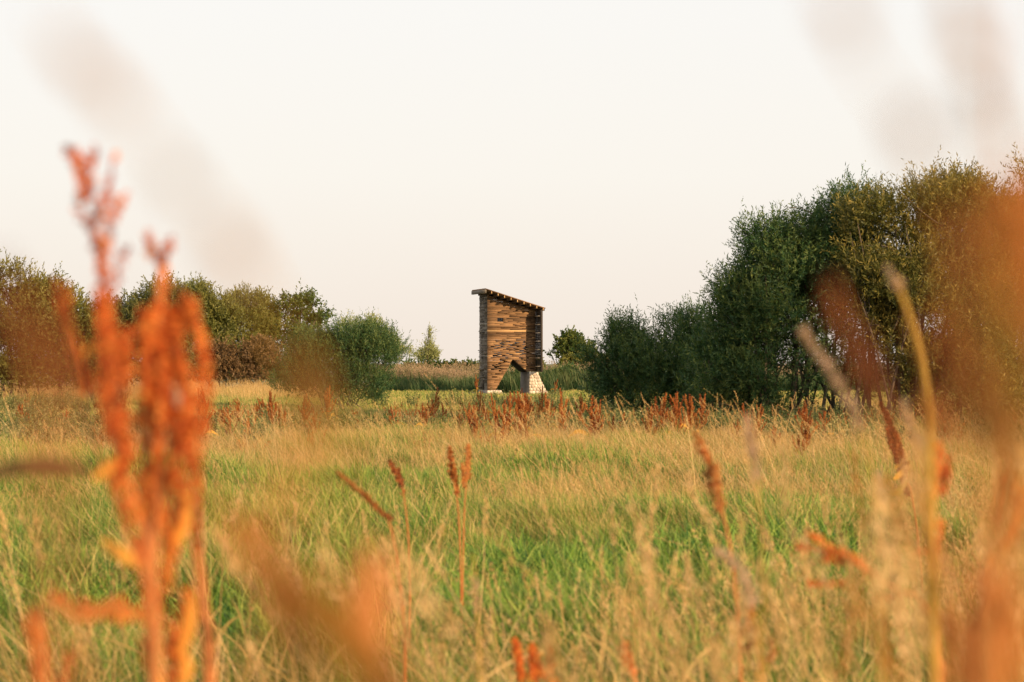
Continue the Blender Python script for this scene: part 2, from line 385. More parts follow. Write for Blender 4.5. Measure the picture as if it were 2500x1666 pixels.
    for k in range(9):                                    # rafters with pale ends; sides tinted dark as eave shade
        u = -.02 + k * .287
        b = Bag(); zc = zr(u) - .04
        v = []
        for (x, z2) in ((u - .016, zc + .005), (u + .016, zc - .005), (u + .016, zc - .108), (u - .016, zc - .100)):
            v.append((x, ry0 + .03, z2))
        v += [(x, ry1 - .05, z2) for x, _, z2 in v]
        b.add(v, [(0, 3, 2, 1), (4, 5, 6, 7), (0, 1, 5, 4), (1, 2, 6, 5), (2, 3, 7, 6), (3, 0, 4, 7)], .12)
        v2 = [(x, y - .012 if i < 4 else ry0 + .028, z2) for i, (x, y, z2) in enumerate(v)]; b.add(v2, [(0, 3, 2, 1), (4, 5, 6, 7), (0, 1, 5, 4), (1, 2, 6, 5), (2, 3, 7, 6), (3, 0, 4, 7)], 1.1); b.build('rafter', M_wood, roof)
    fb = Bag(); x = rx0 + .02
    v = [(x - .03, ry0 - .01, zr(x) - .04), (x + .03, ry0 - .01, zr(x) - .05), (x + .03, ry0 - .01, zr(x) - .20), (x - .03, ry0 - .01, zr(x) - .19)]
    v += [(a, ry1, c) for a, _, c in v]
    fb.add(v, [(0, 3, 2, 1), (4, 5, 6, 7), (0, 1, 5, 4), (1, 2, 6, 5), (2, 3, 7, 6), (3, 0, 4, 7)], .5)
    fb.build('fascia_board', M_wood_grey, roof)
    fr = Bag(); xa = rx1 - .05
    box(fr, xa - .02, xa + .02, ry0 + .02, ry1 - .02, zr(rx1) - .13, zr(rx1) - .045, .4); fr.build('fascia_board', M_wood_shade, roof)
    # stone footings
    def rubble(bag, quad, n, size, seed, dz=0):
        "stones laid over a wall patch: quad = 4 corners (bl, br, tr, tl)"
        rr = random.Random(seed); bl, br, tr, tl = [Vector(q) for q in quad]
        nr = (br - bl).cross(tl - bl).normalized()
        H = (tl - bl).length; rows = max(1, int(H / size)); 
        for a in range(rows):
            v0, v1 = a / rows, (a + 1) / rows
            l0, r0 = bl.lerp(tl, v0), br.lerp(tr, v0); wd = (r0 - l0).length; u = 0
            while u < 1:
                du = rr.uniform(.6, 1.7) * size / wd; u2 = min(1, u + du)
                if 1 - u2 < .35 * size / wd: u2 = 1
                j = lambda: rr.uniform(-.012, .012)
                c = []
                for (uu, vv) in ((u, v0), (u2, v0), (u2, v1), (u, v1)):
                    p = bl.lerp(tl, vv).lerp(br.lerp(tr, vv), uu); c.append(p)
                ctr = sum(c, Vector()) / 4; o_ = nr * rr.uniform(.025, .06)
                back_ = [p + (ctr - p) * .04 for p in c]
                top = [p + (ctr - p) * rr.uniform(.12, .4) + o_ + Vector((j(), j(), j())) for p in c]
                mid = ctr + o_ * 1.25
                vs = [tuple(q) for q in back_ + top + [mid]]
                f = [(0, 1, 5, 4), (1, 2, 6, 5), (2, 3, 7, 6), (3, 0, 4, 7)]
                cc = rr.gauss(.6, .18)
                bag.add(vs, f, cc); 
                bag.F.setdefault(3, []).append(np.array([(4, 5, 8), (5, 6, 8), (6, 7, 8), (7, 4, 8)]) + bag.n - 9)
                u = u2
    def pier(name, prof, y0, y1, size, seed, sidemat=None):
        "prof: list of (xl, xr, z) going up"
        core = Bag()
        V = []; 
        for xl, xr, z in prof: V += [(xl, y0, z), (xr, y0, z), (xr, y1, z), (xl, y1, z)]
        Fq = []
        for k in range(len(prof) - 1):
            b = 4 * k
            for i in range(4): Fq.append((b + i, b + (i + 1) % 4, b + 4 + (i + 1) % 4, b + 4 + i))
        b = 4 * (len(prof) - 1); Fq.append((b, b + 1, b + 2, b + 3)); core.add(V, Fq, .5)
        c = core.build(name, M_pier_shade, root)
        st_ = Bag()
        for k in range(len(prof) - 1):
            (l0, r0, z0), (l1, r1, z1) = prof[k], prof[k + 1]
            rubble(st_, [(l0, y0 - .004, z0), (r0, y0 - .004, z0), (r1, y0 - .004, z1), (l1, y0 - .004, z1)], 0, size, seed + k)
            rubble(st_, [(r0 + .004, y0, z0), (r0 + .004, y1, z0), (r1 + .004, y1, z1), (r1 + .004, y0, z1)], 0, size, seed + 50 + k)
        st_.build('stone_facing', M_stone, c)
    pier('stone_pier', [(1.85, 2.68, -.05), (1.85, 2.58, .12), (1.85, 2.44, .38), (1.855, 2.32, .66), (1.86, 2.21, .93)], -.06, D, .11, 5)
    pier('stone_footing', [(-.06, .62, -.05), (-.05, .57, .148)], -.16, D + .03, .10, 99)
tower()

# ------------------------------------------------------------------ shrubs and trees
def crown(blobs, n_shoots, slen, lps, ll, lw, seed, up=.6, gap=.35, shell=.55, zmin=.15, spike=0.04, fine=2.2, nclump=14):
    """blobs: (x,y,z,rx,ry,rz) local; shoots carry lps leaves each"""
    B0 = np.array(blobs, float); sub = []
    for b in B0:
        sub.append(np.concatenate([b[:3], b[3:] * .80]))
        nc = int(nclump)
        for u in rdir(nc):
            if u[2] < -.5: continue
            f = rng.uniform(.26, .46); m_ = b[3:].min() * f * 1.15
            sub.append(np.concatenate([b[:3] + u * b[3:] * rng.uniform(.56, .80), [m_ * 1.15, m_ * 1.15, m_]]))
    B = np.array(sub); vol = (B[:, 3] * B[:, 4] * B[:, 5]) ** .75; pr = vol / vol.sum()
    Os, Ds = [], []
    need = n_shoots
    while need > 0:
        k = rng.choice(len(B), size=need * 2, p=pr); d = rdir(need * 2)
        rr = rng.uniform(0, 1, need * 2) ** (1 / 3.0); sh = rng.uniform(size=need * 2) < shell
        rr = np.where(sh, rng.uniform(.82, 1.0, need * 2), rr)
        lump = 1 + .12 * wav(d * 2.2 + k[:, None] * 3.7, 1.6, seed)
        p = B[k, :3] + d * B[k, 3:] * (rr * lump)[:, None]
        ok = (p[:, 2] > zmin) & (wav(p, fine, seed + 1) > -1 + gap * 1.6) 
        p, d = p[ok][:need], d[ok][:need]
        Os.append(p); Ds.append(d); need -= len(p)
    O = np.concatenate(Os); Dr = np.concatenate(Ds)
    dr = nrm(Dr * .55 + np.array([0, 0, up]) + rdir(len(O)) * .45)
    n = len(O); sl_ = slen * rng.uniform(.5, 1.3, n)
    sp = rng.uniform(size=n) < spike
    dr[sp] = nrm(dr[sp] * .5 + np.array([0, 0, 1.0])); sl_[sp] *= 1.5
    t = np.linspace(.05, 1, lps)[None, :, None]
    bend = perp(dr)[:, None] * .18 * (t ** 2) * sl_[:, None, None]
    pos = O[:, None] + dr[:, None] * t * sl_[:, None, None] + bend
    dd = np.repeat(dr, lps, 0); pos = pos.reshape(-1, 3)
    ld = nrm(dd * .75 + rdir(len(dd)) * .75)
    m = len(pos)
    V, Fq = leaves(pos, ld, ll * rng.uniform(.6, 1.25, m), lw * rng.uniform(.7, 1.2, m))
    tint = np.repeat(rng.uniform(.3, .7, n), lps) + rng.normal(0, .1, m) + np.tile(np.linspace(-.08, .16, lps), n)
    return V, Fq, np.repeat(tint, 4)
def stems(root_pts, tips, r0, seed, wig=.12, sides=5, twigs=2):
    bag = Bag(); r = np.random.default_rng(seed)
    for a, b in zip(root_pts, tips):
        a = np.array(a); b = np.array(b); m = (a + b) / 2 + r.normal(0, wig, 3); m[2] = (a[2] * .45 + b[2] * .55) + .1 * abs(b[2])
        c = spline([a, m, b], 9); ra = r0 * r.uniform(.6, 1.1)
        bag.add(*tube(c, np.linspace(ra, ra * .22, 9), sides), r.uniform(.3, .7))
        for q in range(twigs):
            k = r.integers(3, 8); s = c[k]; L_ = np.linalg.norm(b - a) * r.uniform(.2, .4)
            e_ = s + (r.normal(0, .5, 3) + np.array([0, 0, .4])) * L_ * .5; e_[2] = min(e_[2], b[2])
            mid = (s + e_) / 2 + r.normal(0, .05, 3)
            bag.add(*tube(spline([s, mid, e_], 6), np.linspace(ra * .45, ra * .12, 6), 4), .5)
    return bag
def shrub(name, px, base_py, blobs_px, label, cat, mat, dens, slen, lps, ll, lw, seed, d=None, nstem=10, r0=.035,
          basew=.3, group=None, trunk=False, tw=2, **kw):
    """blobs_px: (px, py, rx_px, rz_px[, dy_m]) as seen in the photo; placed at distance d"""
    d = d or F * CAMZ / (base_py - HY); S = F / d
    bx = (px - CX) / S
    root = empty(name, (bx, d, 0)); tag(root, label, cat, group)
    B = []
    for b in blobs_px:
        x, y, rx, rz = b[:4]; dy = b[4] if len(b) > 4 else 0; ry = b[5] if len(b) > 5 else (rx / S) * .85
        B.append(((x - CX) / S - bx, dy, CAMZ - (y - HY) / S, rx / S, ry, rz / S))
    vol = sum((b[3] * b[5]) for b in B)
    V, Fq, C = crown(B, int(dens * vol), slen, lps, ll, lw, seed, **kw)
    mesh_obj('crown', V, Fq, mat, root, C)
    r = random.Random(seed); roots, tips = [], []
    for i in range(nstem):
        b = B[r.randrange(len(B))]; u = Vector((r.gauss(0, 1), r.gauss(0, 1), r.gauss(0, 1))).normalized()
        tip = (b[0] + u.x * b[3] * .75, b[1] + u.y * b[4] * .75, max(.5, b[2] + abs(u.z) * b[5] * .75))
        rx_ = r.uniform(-1, 1) * basew
        if tip[0] * rx_ < 0 and abs(tip[0] - rx_) > 1.2: rx_ = tip[0] * .6
        roots.append((rx_, r.uniform(-1, 1) * min(basew, .5), -.05)); tips.append(tip)
    bg_ = stems(roots, tips, r0, seed, wig=.15, twigs=tw)
    if trunk: bg_.add(*tube([(0, 0, -.05), (.03, 0, B[0][2] * .4), (-.03, .02, B[0][2])], [r0 * 3, r0 * 2.3, r0 * 1.4], 8), .5)
    bg_.build('trunk', M_bark, root, smooth=True)
    return root

# the willow thicket on the right
shrub('willow_shrub', 1590, 1035, [(1590, 900, 165, 100), (1500, 880, 70, 75, .2), (1640, 850, 120, 100, .1), (1545, 835, 60, 60), (1600, 960, 170, 60, -.1), (1470, 950, 50, 40), (1700, 850, 60, 90), (1450, 880, 45, 55), (1560, 1000, 150, 30, -.3), (1700, 930, 80, 80)],
      'lower grey-green willow bush joining the left end of the tall dark thicket', 'bush', M_willow, 950, .36, 15, .085, .020, 11, nstem=26, basew=1.3, r0=.022, gap=.34, spike=.10, up=.7)
shrub('willow_shrub', 1900, 1055, [(1900, 780, 180, 210), (1835, 815, 115, 150, .2), (1905, 640, 110, 125), (1810, 735, 70, 90), (2010, 640, 140, 150, .3), (2060, 800, 150, 180), (2060, 560, 95, 90, .1), (1960, 920, 250, 70, -.2), (1760, 920, 110, 80), (1800, 990, 130, 34, -.4), (1950, 985, 110, 26, .4), (1740, 985, 90, 40, -.2)],
      'tall dark green willow bush with many bare leaning stems at its foot', 'bush', M_willow, 950, .38, 16, .090, .021, 12, nstem=55, basew=2.0, r0=.04, tw=3, gap=.26, spike=.06, up=.6)
shrub('willow_shrub', 2320, 1060, [(2300, 720, 170, 230), (2420, 640, 150, 200, .2), (2260, 560, 110, 110), (2390, 540, 110, 100), (2480, 820, 170, 200), (2220, 850, 130, 130), (2360, 920, 220, 80), (2540, 560, 130, 150), (2350, 990, 220, 46, -.3), (2330, 500, 90, 70), (2140, 590, 100, 120), (2160, 720, 110, 120)],
      'tallest willow bush with golden topped shoots at the right edge of the thicket', 'bush', M_willow_gold, 900, .42, 16, .095, .022, 13, nstem=45, basew=2.0, r0=.04, tw=3, gap=.26, spike=.05, up=.8)
# mid willow left of tower
shrub('willow_shrub', 885, 1008, [(890, 875, 95, 70), (800, 900, 90, 75, .2), (850, 830, 75, 45), (930, 850, 55, 55), (770, 860, 60, 45), (900, 945, 80, 45, -.1), (740, 925, 50, 45), (860, 975, 90, 28, -.3), (780, 950, 60, 30), (735, 880, 55, 65, .2), (715, 930, 50, 50)],
      'rounded dark green willow bush standing alone in the meadow left of the tower', 'bush', M_willow, 1500, .30, 13, .075, .018, 14, nstem=22, basew=.7, r0=.02, gap=.36, spike=.22, up=.9)
# left side
shrub('hedge_tree', 90, 980, [(40, 820, 120, 150), (150, 800, 90, 100), (30, 720, 80, 80), (200, 860, 60, 90), (-80, 780, 130, 150), (120, 910, 150, 60), (110, 720, 40, 40)],
      'broad golden-green bush filling the left edge behind the rust-red stalks', 'bush', M_olive, 420, .5, 14, .13, .045, 21, d=72, nstem=20, basew=2, r0=.05, gap=.2, spike=.05)
shrub('hedge_tree', 330, 950, [(330, 830, 100, 90), (270, 800, 60, 60), (400, 780, 80, 75), (350, 880, 140, 60), (250, 880, 70, 60)],
      'rounded green bush half hidden behind the near rust-red stalks', 'bush', M_olive2, 420, .5, 14, .14, .05, 22, d=86, nstem=14, basew=2, r0=.05, gap=.22)
shrub('hedge_tree', 440, 940, [(440, 780, 90, 80), (510, 820, 80, 95), (470, 740, 50, 40), (540, 770, 45, 45), (480, 880, 110, 55)],
      'domed olive-green tree just right of the near rust-red stalks', 'tree', M_olive, 330, .55, 14, .15, .055, 23, d=100, nstem=14, basew=2, r0=.06, gap=.2)
shrub('hedge_tree', 610, 930, [(600, 780, 75, 65), (640, 800, 50, 70), (560, 800, 40, 60), (610, 745, 50, 28), (600, 850, 90, 50)],
      'smooth rounded olive tree between the domed tree and the open-crowned one', 'tree', M_olive, 330, .5, 14, .15, .05, 24, d=112, nstem=14, basew=2, r0=.06, gap=.15, shell=.7)
shrub('field_tree', 730, 925, [(700, 755, 32, 30), (745, 745, 40, 24), (775, 775, 28, 28), (690, 810, 28, 40), (740, 800, 40, 35), (735, 850, 60, 45)],
      'open-crowned tree with sky showing through, beside the smooth rounded one', 'tree', M_oak, 230, .5, 12, .17, .08, 25, d=112, nstem=18, basew=.4, r0=.07, gap=.42, fine=3.0, trunk=True)
shrub('hedge_shrub', 600, 935, [(560, 870, 75, 42), (640, 870, 60, 40), (500, 880, 50, 38), (600, 890, 110, 30), (690, 880, 40, 35), (600, 918, 110, 22), (500, 920, 60, 20)],
      'low russet and pink tinged hedge below the rounded trees', 'hedge', M_rose, 520, .35, 12, .11, .05, 26, d=98, nstem=14, basew=2.5, r0=.03, gap=.2)
shrub('hedge_shrub', 880, 925, [(870, 830, 55, 48), (930, 850, 50, 40), (985, 880, 40, 28), (910, 810, 30, 30)],
      'pale bushy crown showing above the lone willow bush', 'tree', M_pale, 330, .5, 12, .13, .05, 27, d=118, nstem=8, basew=1, r0=.03, gap=.3)
shrub('field_tree', 1045, 925, [(1045, 868, 22, 26), (1043, 838, 14, 26), (1058, 872, 16, 18), (1030, 876, 14, 14), (1046, 812, 8, 18), (1046, 798, 4, 9)],
      'slender pale young tree standing against the sky left of the tower', 'tree', M_pale, 750, .35, 10, .10, .04, 28, d=115, nstem=12, basew=.1, r0=.025, gap=.38, trunk=True, up=.9, fine=4)
shrub('field_tree', 1390, 925, [(1390, 852, 36, 32), (1365, 868, 24, 26), (1420, 868, 28, 28), (1385, 835, 22, 16)],
      'small round oak showing above the reeds right of the tower', 'tree', M_oak, 330, .4, 12, .17, .10, 29, d=112, nstem=12, basew=.3, r0=.05, gap=.22, trunk=True, shell=.7)
# the low dark hedge along the horizon
def far_hedge(x0, x1, mat, label, top, seed, d=108):
    n = int((x1 - x0) / 22) + 1
    rr = random.Random(seed)
    bl = [(x0 + (x1 - x0) * (i + .5) / n, top + 18 + rr.uniform(-3, 3), 16 + rr.uniform(0, 6), 16 + rr.uniform(0, 5)) for i in range(n)]
    shrub('hedge', (x0 + x1) / 2, 930, bl, label, 'hedge', mat, 700, .25, 10, .13, .09, seed, d=d, nstem=n * 2, basew=(x1 - x0) / F * d * .5, r0=.02, gap=.12, spike=.06)
far_hedge(990, 1180, M_oak, 'low dark bramble hedge on the skyline between the pale young tree and the tower', 888, 41)
far_hedge(1180, 1320, M_oak, 'low dark bramble hedge seen behind and under the tower', 892, 42)
far_hedge(1318, 1480, M_olive, 'sunlit bramble hedge below the small round oak', 874, 43)
shrub('hedge_shrub', 1400, 955, [(1340, 935, 34, 24), (1400, 925, 50, 34), (1460, 925, 50, 36), (1370, 945, 60, 18), (1300, 948, 30, 14)], 'dark green scrub between the stone pier and the willow thicket', 'bush', M_willow, 700, .3, 12, .10, .04, 44, d=93, nstem=10, basew=1.5, r0=.02, gap=.2, zmin=.05)
shrub('hedge_shrub', 1235, 955, [(1225, 935, 34, 20), (1265, 930, 25, 22)], 'dark green scrub seen through the archway under the tower', 'bush', M_willow, 700, .3, 12, .10, .04, 45, d=96, nstem=6, basew=.6, r0=.02, gap=.2, zmin=.05)
shrub('hedge_shrub', 300, 935, [(x, 905 + (x * 37 % 11), 46, 26) for x in range(-120, 720, 48)], 'low olive undergrowth running along the foot of the left tree line', 'hedge', M_olive2, 520, .3, 12, .12, .06, 46, d=106, nstem=20, basew=7, r0=.02, gap=.15, zmin=.02)
# trees outside the frame on the sunny side; their long shade falls on the thicket
shrub('hedge_tree', 2900, 1090, [(2900, 640, 300, 300), (3150, 560, 260, 340), (2720, 760, 200, 220)],
      'tall willow tree beyond the right edge of the picture', 'tree', M_willow, 160, .5, 14, .13, .045, 51, d=31, nstem=20, basew=1.5, r0=.06, gap=.1)

# ------------------------------------------------------------------ grass, reeds, weeds (uncountable)
def blades(n, rad, h0, h1, w, lean, seed, bias=(-.12, 0), nseg=3, tb=(.1, .5), cup=.5):
    r = np.random.default_rng(seed)
    a = r.uniform(0, 6.283, n); rr = rad * np.sqrt(r.uniform(0, 1, n))
    base = np.stack([rr * np.cos(a), rr * np.sin(a), np.zeros(n)], 1)
    h = r.uniform(h0, h1, n); az = r.uniform(0, 6.283, n); ln = r.uniform(.1, 1, n) * lean
    dx = np.stack([np.cos(az) * ln + bias[0], np.sin(az) * ln + bias[1], np.zeros(n)], 1)
    az2 = r.uniform(0, 6.283, n); side = np.stack([np.cos(az2), np.sin(az2), np.zeros(n)], 1)
    V = []; T = []
    c0 = r.uniform(*tb, n)
    for k in range(nseg + 1):
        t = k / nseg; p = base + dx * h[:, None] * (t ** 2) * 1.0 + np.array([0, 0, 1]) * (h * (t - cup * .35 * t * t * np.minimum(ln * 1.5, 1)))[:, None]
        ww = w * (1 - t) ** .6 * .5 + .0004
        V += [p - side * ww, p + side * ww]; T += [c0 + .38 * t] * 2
    V = np.stack(V, 1); T = np.stack(T, 1); m = 2 * (nseg + 1)
    Fq = np.concatenate([np.stack([np.arange(n) * m + 2 * k + q for q in (0, 1, 3, 2)], 1) for k in range(nseg)])
    return V.reshape(-1, 3), Fq, T.ravel(), (base, dx, h)
def seedheads(n, rad, h0, h1, sw, lean, headlen, headw, seed, per=14, bias=(-.16, 0), tb=(.35, .8)):
    b = Bag(); r = np.random.default_rng(seed)
    V, Fq, T, (base, dx, h) = blades(n, rad, h0, h1, sw, lean, seed, bias, 4, (.2, .5), .3)
    # keep stalk thick enough at the tip
    b.add(V, Fq, T)
    for i in range(n):
        ts = np.linspace(1 - headlen / h[i], 1, per)
        prof = np.sin(np.linspace(.25, 1, per) * math.pi) ** .7
        p = base[i] + dx[i] * h[i] * ts[:, None] ** 2 + np.array([0, 0, 1]) * (h[i] * ts)[:, None]
        tg = nrm(np.gradient(p, axis=0)); s = nrm(r.normal(size=(per, 3)) )
        p2 = np.repeat(p, 2, 0) + np.repeat(prof, 2)[:, None] * r.normal(size=(2 * per, 3)) * headw * .5
        dd = nrm(np.repeat(tg, 2, 0) + r.normal(size=(2 * per, 3)) * .45)
        V2, F2 = leaves(p2, dd, headlen * .16, headw * .5)
        b.add(V2, F2, np.repeat(r.uniform(*tb, 2 * per), 4))
    return b
def weed(h, n, seed, lw=.05, ll=.08, tb=(.1, .6), rad=.25):
    b = Bag(); r = np.random.default_rng(seed)
    for i in range(n):
        a = r.uniform(0, 6.28); base = np.array([math.cos(a), math.sin(a), 0]) * rad * .4 * r.uniform()
        top = base + np.array([math.cos(a) * rad * r.uniform(.3, 1.2), math.sin(a) * rad * r.uniform(.3, 1.2), h * r.uniform(.6, 1.1)])
        c = spline([base, (base + top) / 2 + [0, 0, .08 * h], top], 8)
        b.add(*tube(c, np.linspace(.005, .002, 8), 3), .4)
        k = 26; t = np.sort(r.uniform(.12, 1, k)); idx = (t * 7).astype(int); p = c[idx] + r.normal(0, .012, (k, 3))
        d = nrm(r.normal(size=(k, 3)) + np.array([0, 0, .5])); 
        V, Fq = leaves(p, d, ll * (1.2 - .6 * t), lw * (1.2 - .6 * t))
        b.add(V, Fq, np.repeat(r.uniform(*tb, k) + .25 * t, 4))
    return b
def variants(cname, objs):
    c = bpy.data.collections.new(cname)
    for o in objs: c.objects.link(o)
    return c
def scatter(name, coll, pts, scl, idx, tilt=.12, kind_label='grass'):
    n = len(pts); me = bpy.data.meshes.new(name); me.vertices.add(n); me.vertices.foreach_set('co', np.asarray(pts, np.float32).ravel())
    a = me.attributes.new('rot', 'FLOAT_VECTOR', 'POINT')
    rot = np.stack([rng.normal(0, tilt, n), rng.normal(0, tilt, n) - .03, rng.uniform(-.7, .7, n)], 1).astype(np.float32); a.data.foreach_set('vector', rot.ravel())
    a = me.attributes.new('scl', 'FLOAT_VECTOR', 'POINT'); s3 = np.asarray(scl, np.float32)
    if s3.ndim == 1: s3 = np.stack([s3, s3, s3], 1)
    a.data.foreach_set('vector', s3.ravel())
    a = me.attributes.new('idx', 'INT', 'POINT'); a.data.foreach_set('value', np.asarray(idx, np.int32))
    o = bpy.data.objects.new(name, me); COL.objects.link(o)
    ng = bpy.data.node_groups.new(name, 'GeometryNodeTree')
    ng.interface.new_socket('Geometry', in_out='INPUT', socket_type='NodeSocketGeometry')
    ng.interface.new_socket('Geometry', in_out='OUTPUT', socket_type='NodeSocketGeometry')
    N = ng.nodes.new; K = ng.links.new
    gi, go = N('NodeGroupInput'), N('NodeGroupOutput'); ci = N('GeometryNodeCollectionInfo')
    ci.inputs['Collection'].default_value = coll; ci.inputs['Separate Children'].default_value = True; ci.inputs['Reset Children'].default_value = True
    ip = N('GeometryNodeInstanceOnPoints'); ip.inputs['Pick Instance'].default_value = True
    def na(nm, t):
        q = N('GeometryNodeInputNamedAttribute'); q.data_type = t; q.inputs['Name'].default_value = nm
        return [s for s in q.outputs if s.name == 'Attribute' and s.enabled][0]
    er = N('FunctionNodeEulerToRotation'); K(na('rot', 'FLOAT_VECTOR'), er.inputs[0]); K(er.outputs[0], ip.inputs['Rotation'])
    K(na('scl', 'FLOAT_VECTOR'), ip.inputs['Scale']); K(na('idx', 'INT'), ip.inputs['Instance Index'])
    K(gi.outputs[0], ip.inputs['Points']); K(ci.outputs[0], ip.inputs['Instance']); K(ip.outputs[0], go.inputs[0])
    md = o.modifiers.new('scatter', 'NODES'); md.node_group = ng
    tag(o, kind='stuff'); return o
def area(d0, d1, per_m2, wide=1.25):
    "random points in the wedge of field the lens looks over, and some way to its sides"
    A_ = .5 * wide * (d1 ** 2 - d0 ** 2) * .5 + 4.5 * (d1 - d0); n = int(A_ * per_m2)
    d = np.sqrt(rng.uniform(d0 ** 2, d1 ** 2, n)); x = rng.uniform(-.5, .5, n) * (d * .5 * wide + 4.5)
    return np.stack([x, d, np.zeros(n)], 1)
def hide(name): pass
def mk(name, tup, mat): 
    V, Fq, T = tup[:3]; return mesh_obj(name, V, Fq, mat, cols=T, link=False)
# clearings: where the tower stands, keep tall plants out
TW = P(1250, 885, 88)
def clear(p):
    k = ~((np.abs(p[:, 0] - TW.x) < 2.2) & (p[:, 1] > 83.5) & (p[:, 1] < 91)); return p[k]
greenness = lambda p: wav(p * [1.0, .55, 1], .55, 77)            # patches of lush and of dry grass
dryness = lambda p: wav(p * [.6, .35, 1], .45, 78)

SPOTS = [(1450, 1470, 2.2, 1.0), (1640, 1450, 1.5, .9), (1350, 1210, 2.0, 2.0), (1150, 1370, 1.6, 1.3), (150, 1400, 2.0, 1.4), (60, 1560, 1.4, .9), (600, 1600, .8, .8), (1250, 1590, 1.3, .8), (1950, 1430, .8, .6),
         (300, 1250, 2.5, 2.2), (1750, 1330, 1.6, .9), (900, 1330, 1.2, 1.2), (480, 1560, .8, .7), (1700, 1600, .9, .7)]
def spotv(p):
    v = 0
    for px, py, rx, ry in SPOTS:
        d = F * CAMZ / (py - HY); x = (px - CX) / F * d
        v = v + np.exp(-((p[:, 0] - x) / rx / 1.0) ** 2 - ((p[:, 1] - d) / ry / 1.05) ** 2)
    return v * (.72 + .55 * wav(p, 2.2, 91))
def tuss(p): return np.clip(1 + .38 * wav(p * [1, .8, 1], 2.6, 92), .55, 1.6)
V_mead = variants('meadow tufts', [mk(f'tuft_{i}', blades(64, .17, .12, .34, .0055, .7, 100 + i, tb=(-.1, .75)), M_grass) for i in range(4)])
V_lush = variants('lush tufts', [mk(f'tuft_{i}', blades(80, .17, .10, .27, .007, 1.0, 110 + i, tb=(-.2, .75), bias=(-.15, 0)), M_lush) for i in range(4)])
V_straw = variants('straw tufts', [seedheads(6, .16, .34, .62, .0026, .55, .09, .010, 120 + i).build(f'tuft_{i}', M_straw, link=False) for i in range(6)])
V_bent = variants('bent straw', [mk(f'tuft_{i}', blades(26, .2, .25, .55, .0035, 1.1, 190 + i, nseg=4, tb=(.1, .7), bias=(-.3, 0)), M_straw) for i in range(4)])
V_farm = variants('far meadow tufts', [mk(f'tuft_{i}', blades(44, .28, .08, .24, .012, .6, 130 + i, nseg=2, tb=(-.1, .75)), M_grass) for i in range(4)])
V_farS = variants('far straw tufts', [seedheads(9, .3, .22, .42, .006, .45, .09, .018, 140 + i, per=7).build(f'tuft_{i}', M_straw, link=False) for i in range(4)])
V_short = variants('short tufts', [mk(f'tuft_{i}', blades(50, .35, .04, .12, .018, .6, 150 + i, nseg=2, tb=(.0, .8)), M_grass) for i in range(4)])
V_rust = variants('rusty weeds', [weed(.45 + .1 * i, 7, 260 + i, lw=.018, ll=.05, tb=(.2, .8)).build(f'tuft_{i}', M_dock, link=False) for i in range(3)])
V_weed = variants('weed clumps', [weed(.50 + .1 * i, 9, 160 + i, lw=.030, ll=.085).build(f'tuft_{i}', M_weed, link=False) for i in range(4)])
V_reed = variants('reed clumps', [seedheads(26, .4, .55, 1.0, .022, .22, .22, .05, 170 + i, per=7, tb=(.85, 1.1), bias=(-.08, 0)).build(f'tuft_{i}', M_reed, link=False) for i in range(4)])
V_reedg = variants('green reed clumps', [mk(f'tuft_{i}', blades(45, .4, .4, .85, .03, .3, 180 + i, nseg=3, tb=(-.1, .35)), M_reed) for i in range(4)])
V_long = variants('long stalks', [seedheads(3, .25, .55, .85, .0045, .75, .13, .009, 200 + i, per=26, bias=(-.32, 0), tb=(.35, .8)).build(f'tuft_{i}', M_straw, link=False) for i in range(5)])
def sc3(n, a, b): return rng.uniform(a, b, n)
p = area(3.2, 16, 80); g = spotv(p) + .25 * greenness(p); keep = g < .62
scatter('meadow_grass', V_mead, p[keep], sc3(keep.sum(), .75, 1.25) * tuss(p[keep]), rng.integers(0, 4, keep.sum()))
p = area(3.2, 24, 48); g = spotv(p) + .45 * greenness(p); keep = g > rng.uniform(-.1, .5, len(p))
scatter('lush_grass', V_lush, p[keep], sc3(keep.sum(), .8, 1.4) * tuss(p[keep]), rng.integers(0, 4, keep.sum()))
p = area(15, 34, 34); scatter('meadow_grass', V_mead, p, sc3(len(p), .7, 1.1) * tuss(p), rng.integers(0, 4, len(p)))
p = area(20, 42, 12); g = greenness(p) + spotv(p); keep = g > .1
scatter('lush_grass', V_lush, p[keep], sc3(keep.sum(), .8, 1.2) * tuss(p[keep]), rng.integers(0, 4, keep.sum()))
p = area(3.6, 16, 26); q = .8 * dryness(p) + .30 * p[:, 0] - 2.4 * spotv(p) - .3 * greenness(p) - .6 - .5 * (p[:, 0] < .3); keep = q > rng.uniform(-.8, 1.0, len(p))
scatter('dry_grass', V_straw, p[keep], sc3(keep.sum(), .7, 1.15), rng.integers(0, 6, keep.sum()))
p = area(3.6, 32, 15); q = .8 * dryness(p) + .1 * p[:, 0] - 2.0 * spotv(p) + .25 * (p[:, 1] - 14) / 6; keep = q > rng.uniform(-.8, 1.0, len(p))
scatter('dry_grass', V_long, p[keep][::7], sc3(len(p[keep][::7]), .7, 1.15), rng.integers(0, 5, len(p[keep][::7])), tilt=.2)
scatter('dry_grass', V_bent, p[keep], sc3(keep.sum(), .7, 1.1), rng.integers(0, 4, keep.sum()))
p = area(16, 33, 1.6); scatter('dry_grass', V_long, p, sc3(len(p), .5, .85), rng.integers(0, 5, len(p)), tilt=.2)
p = area(15, 34, 30); q = .8 * dryness(p) - 1.6 * spotv(p) + .35; keep = q > rng.uniform(-1.0, 1.0, len(p))
scatter('dry_grass', V_straw, p[keep], sc3(keep.sum(), .45, .85) * (1 - .3 * (p[keep][:, 1] - 15) / 23), rng.integers(0, 6, keep.sum()))
p = area(33, 70, 10); scatter('meadow_grass', V_farm, p, sc3(len(p), .7, 1.1), rng.integers(0, 4, len(p)))
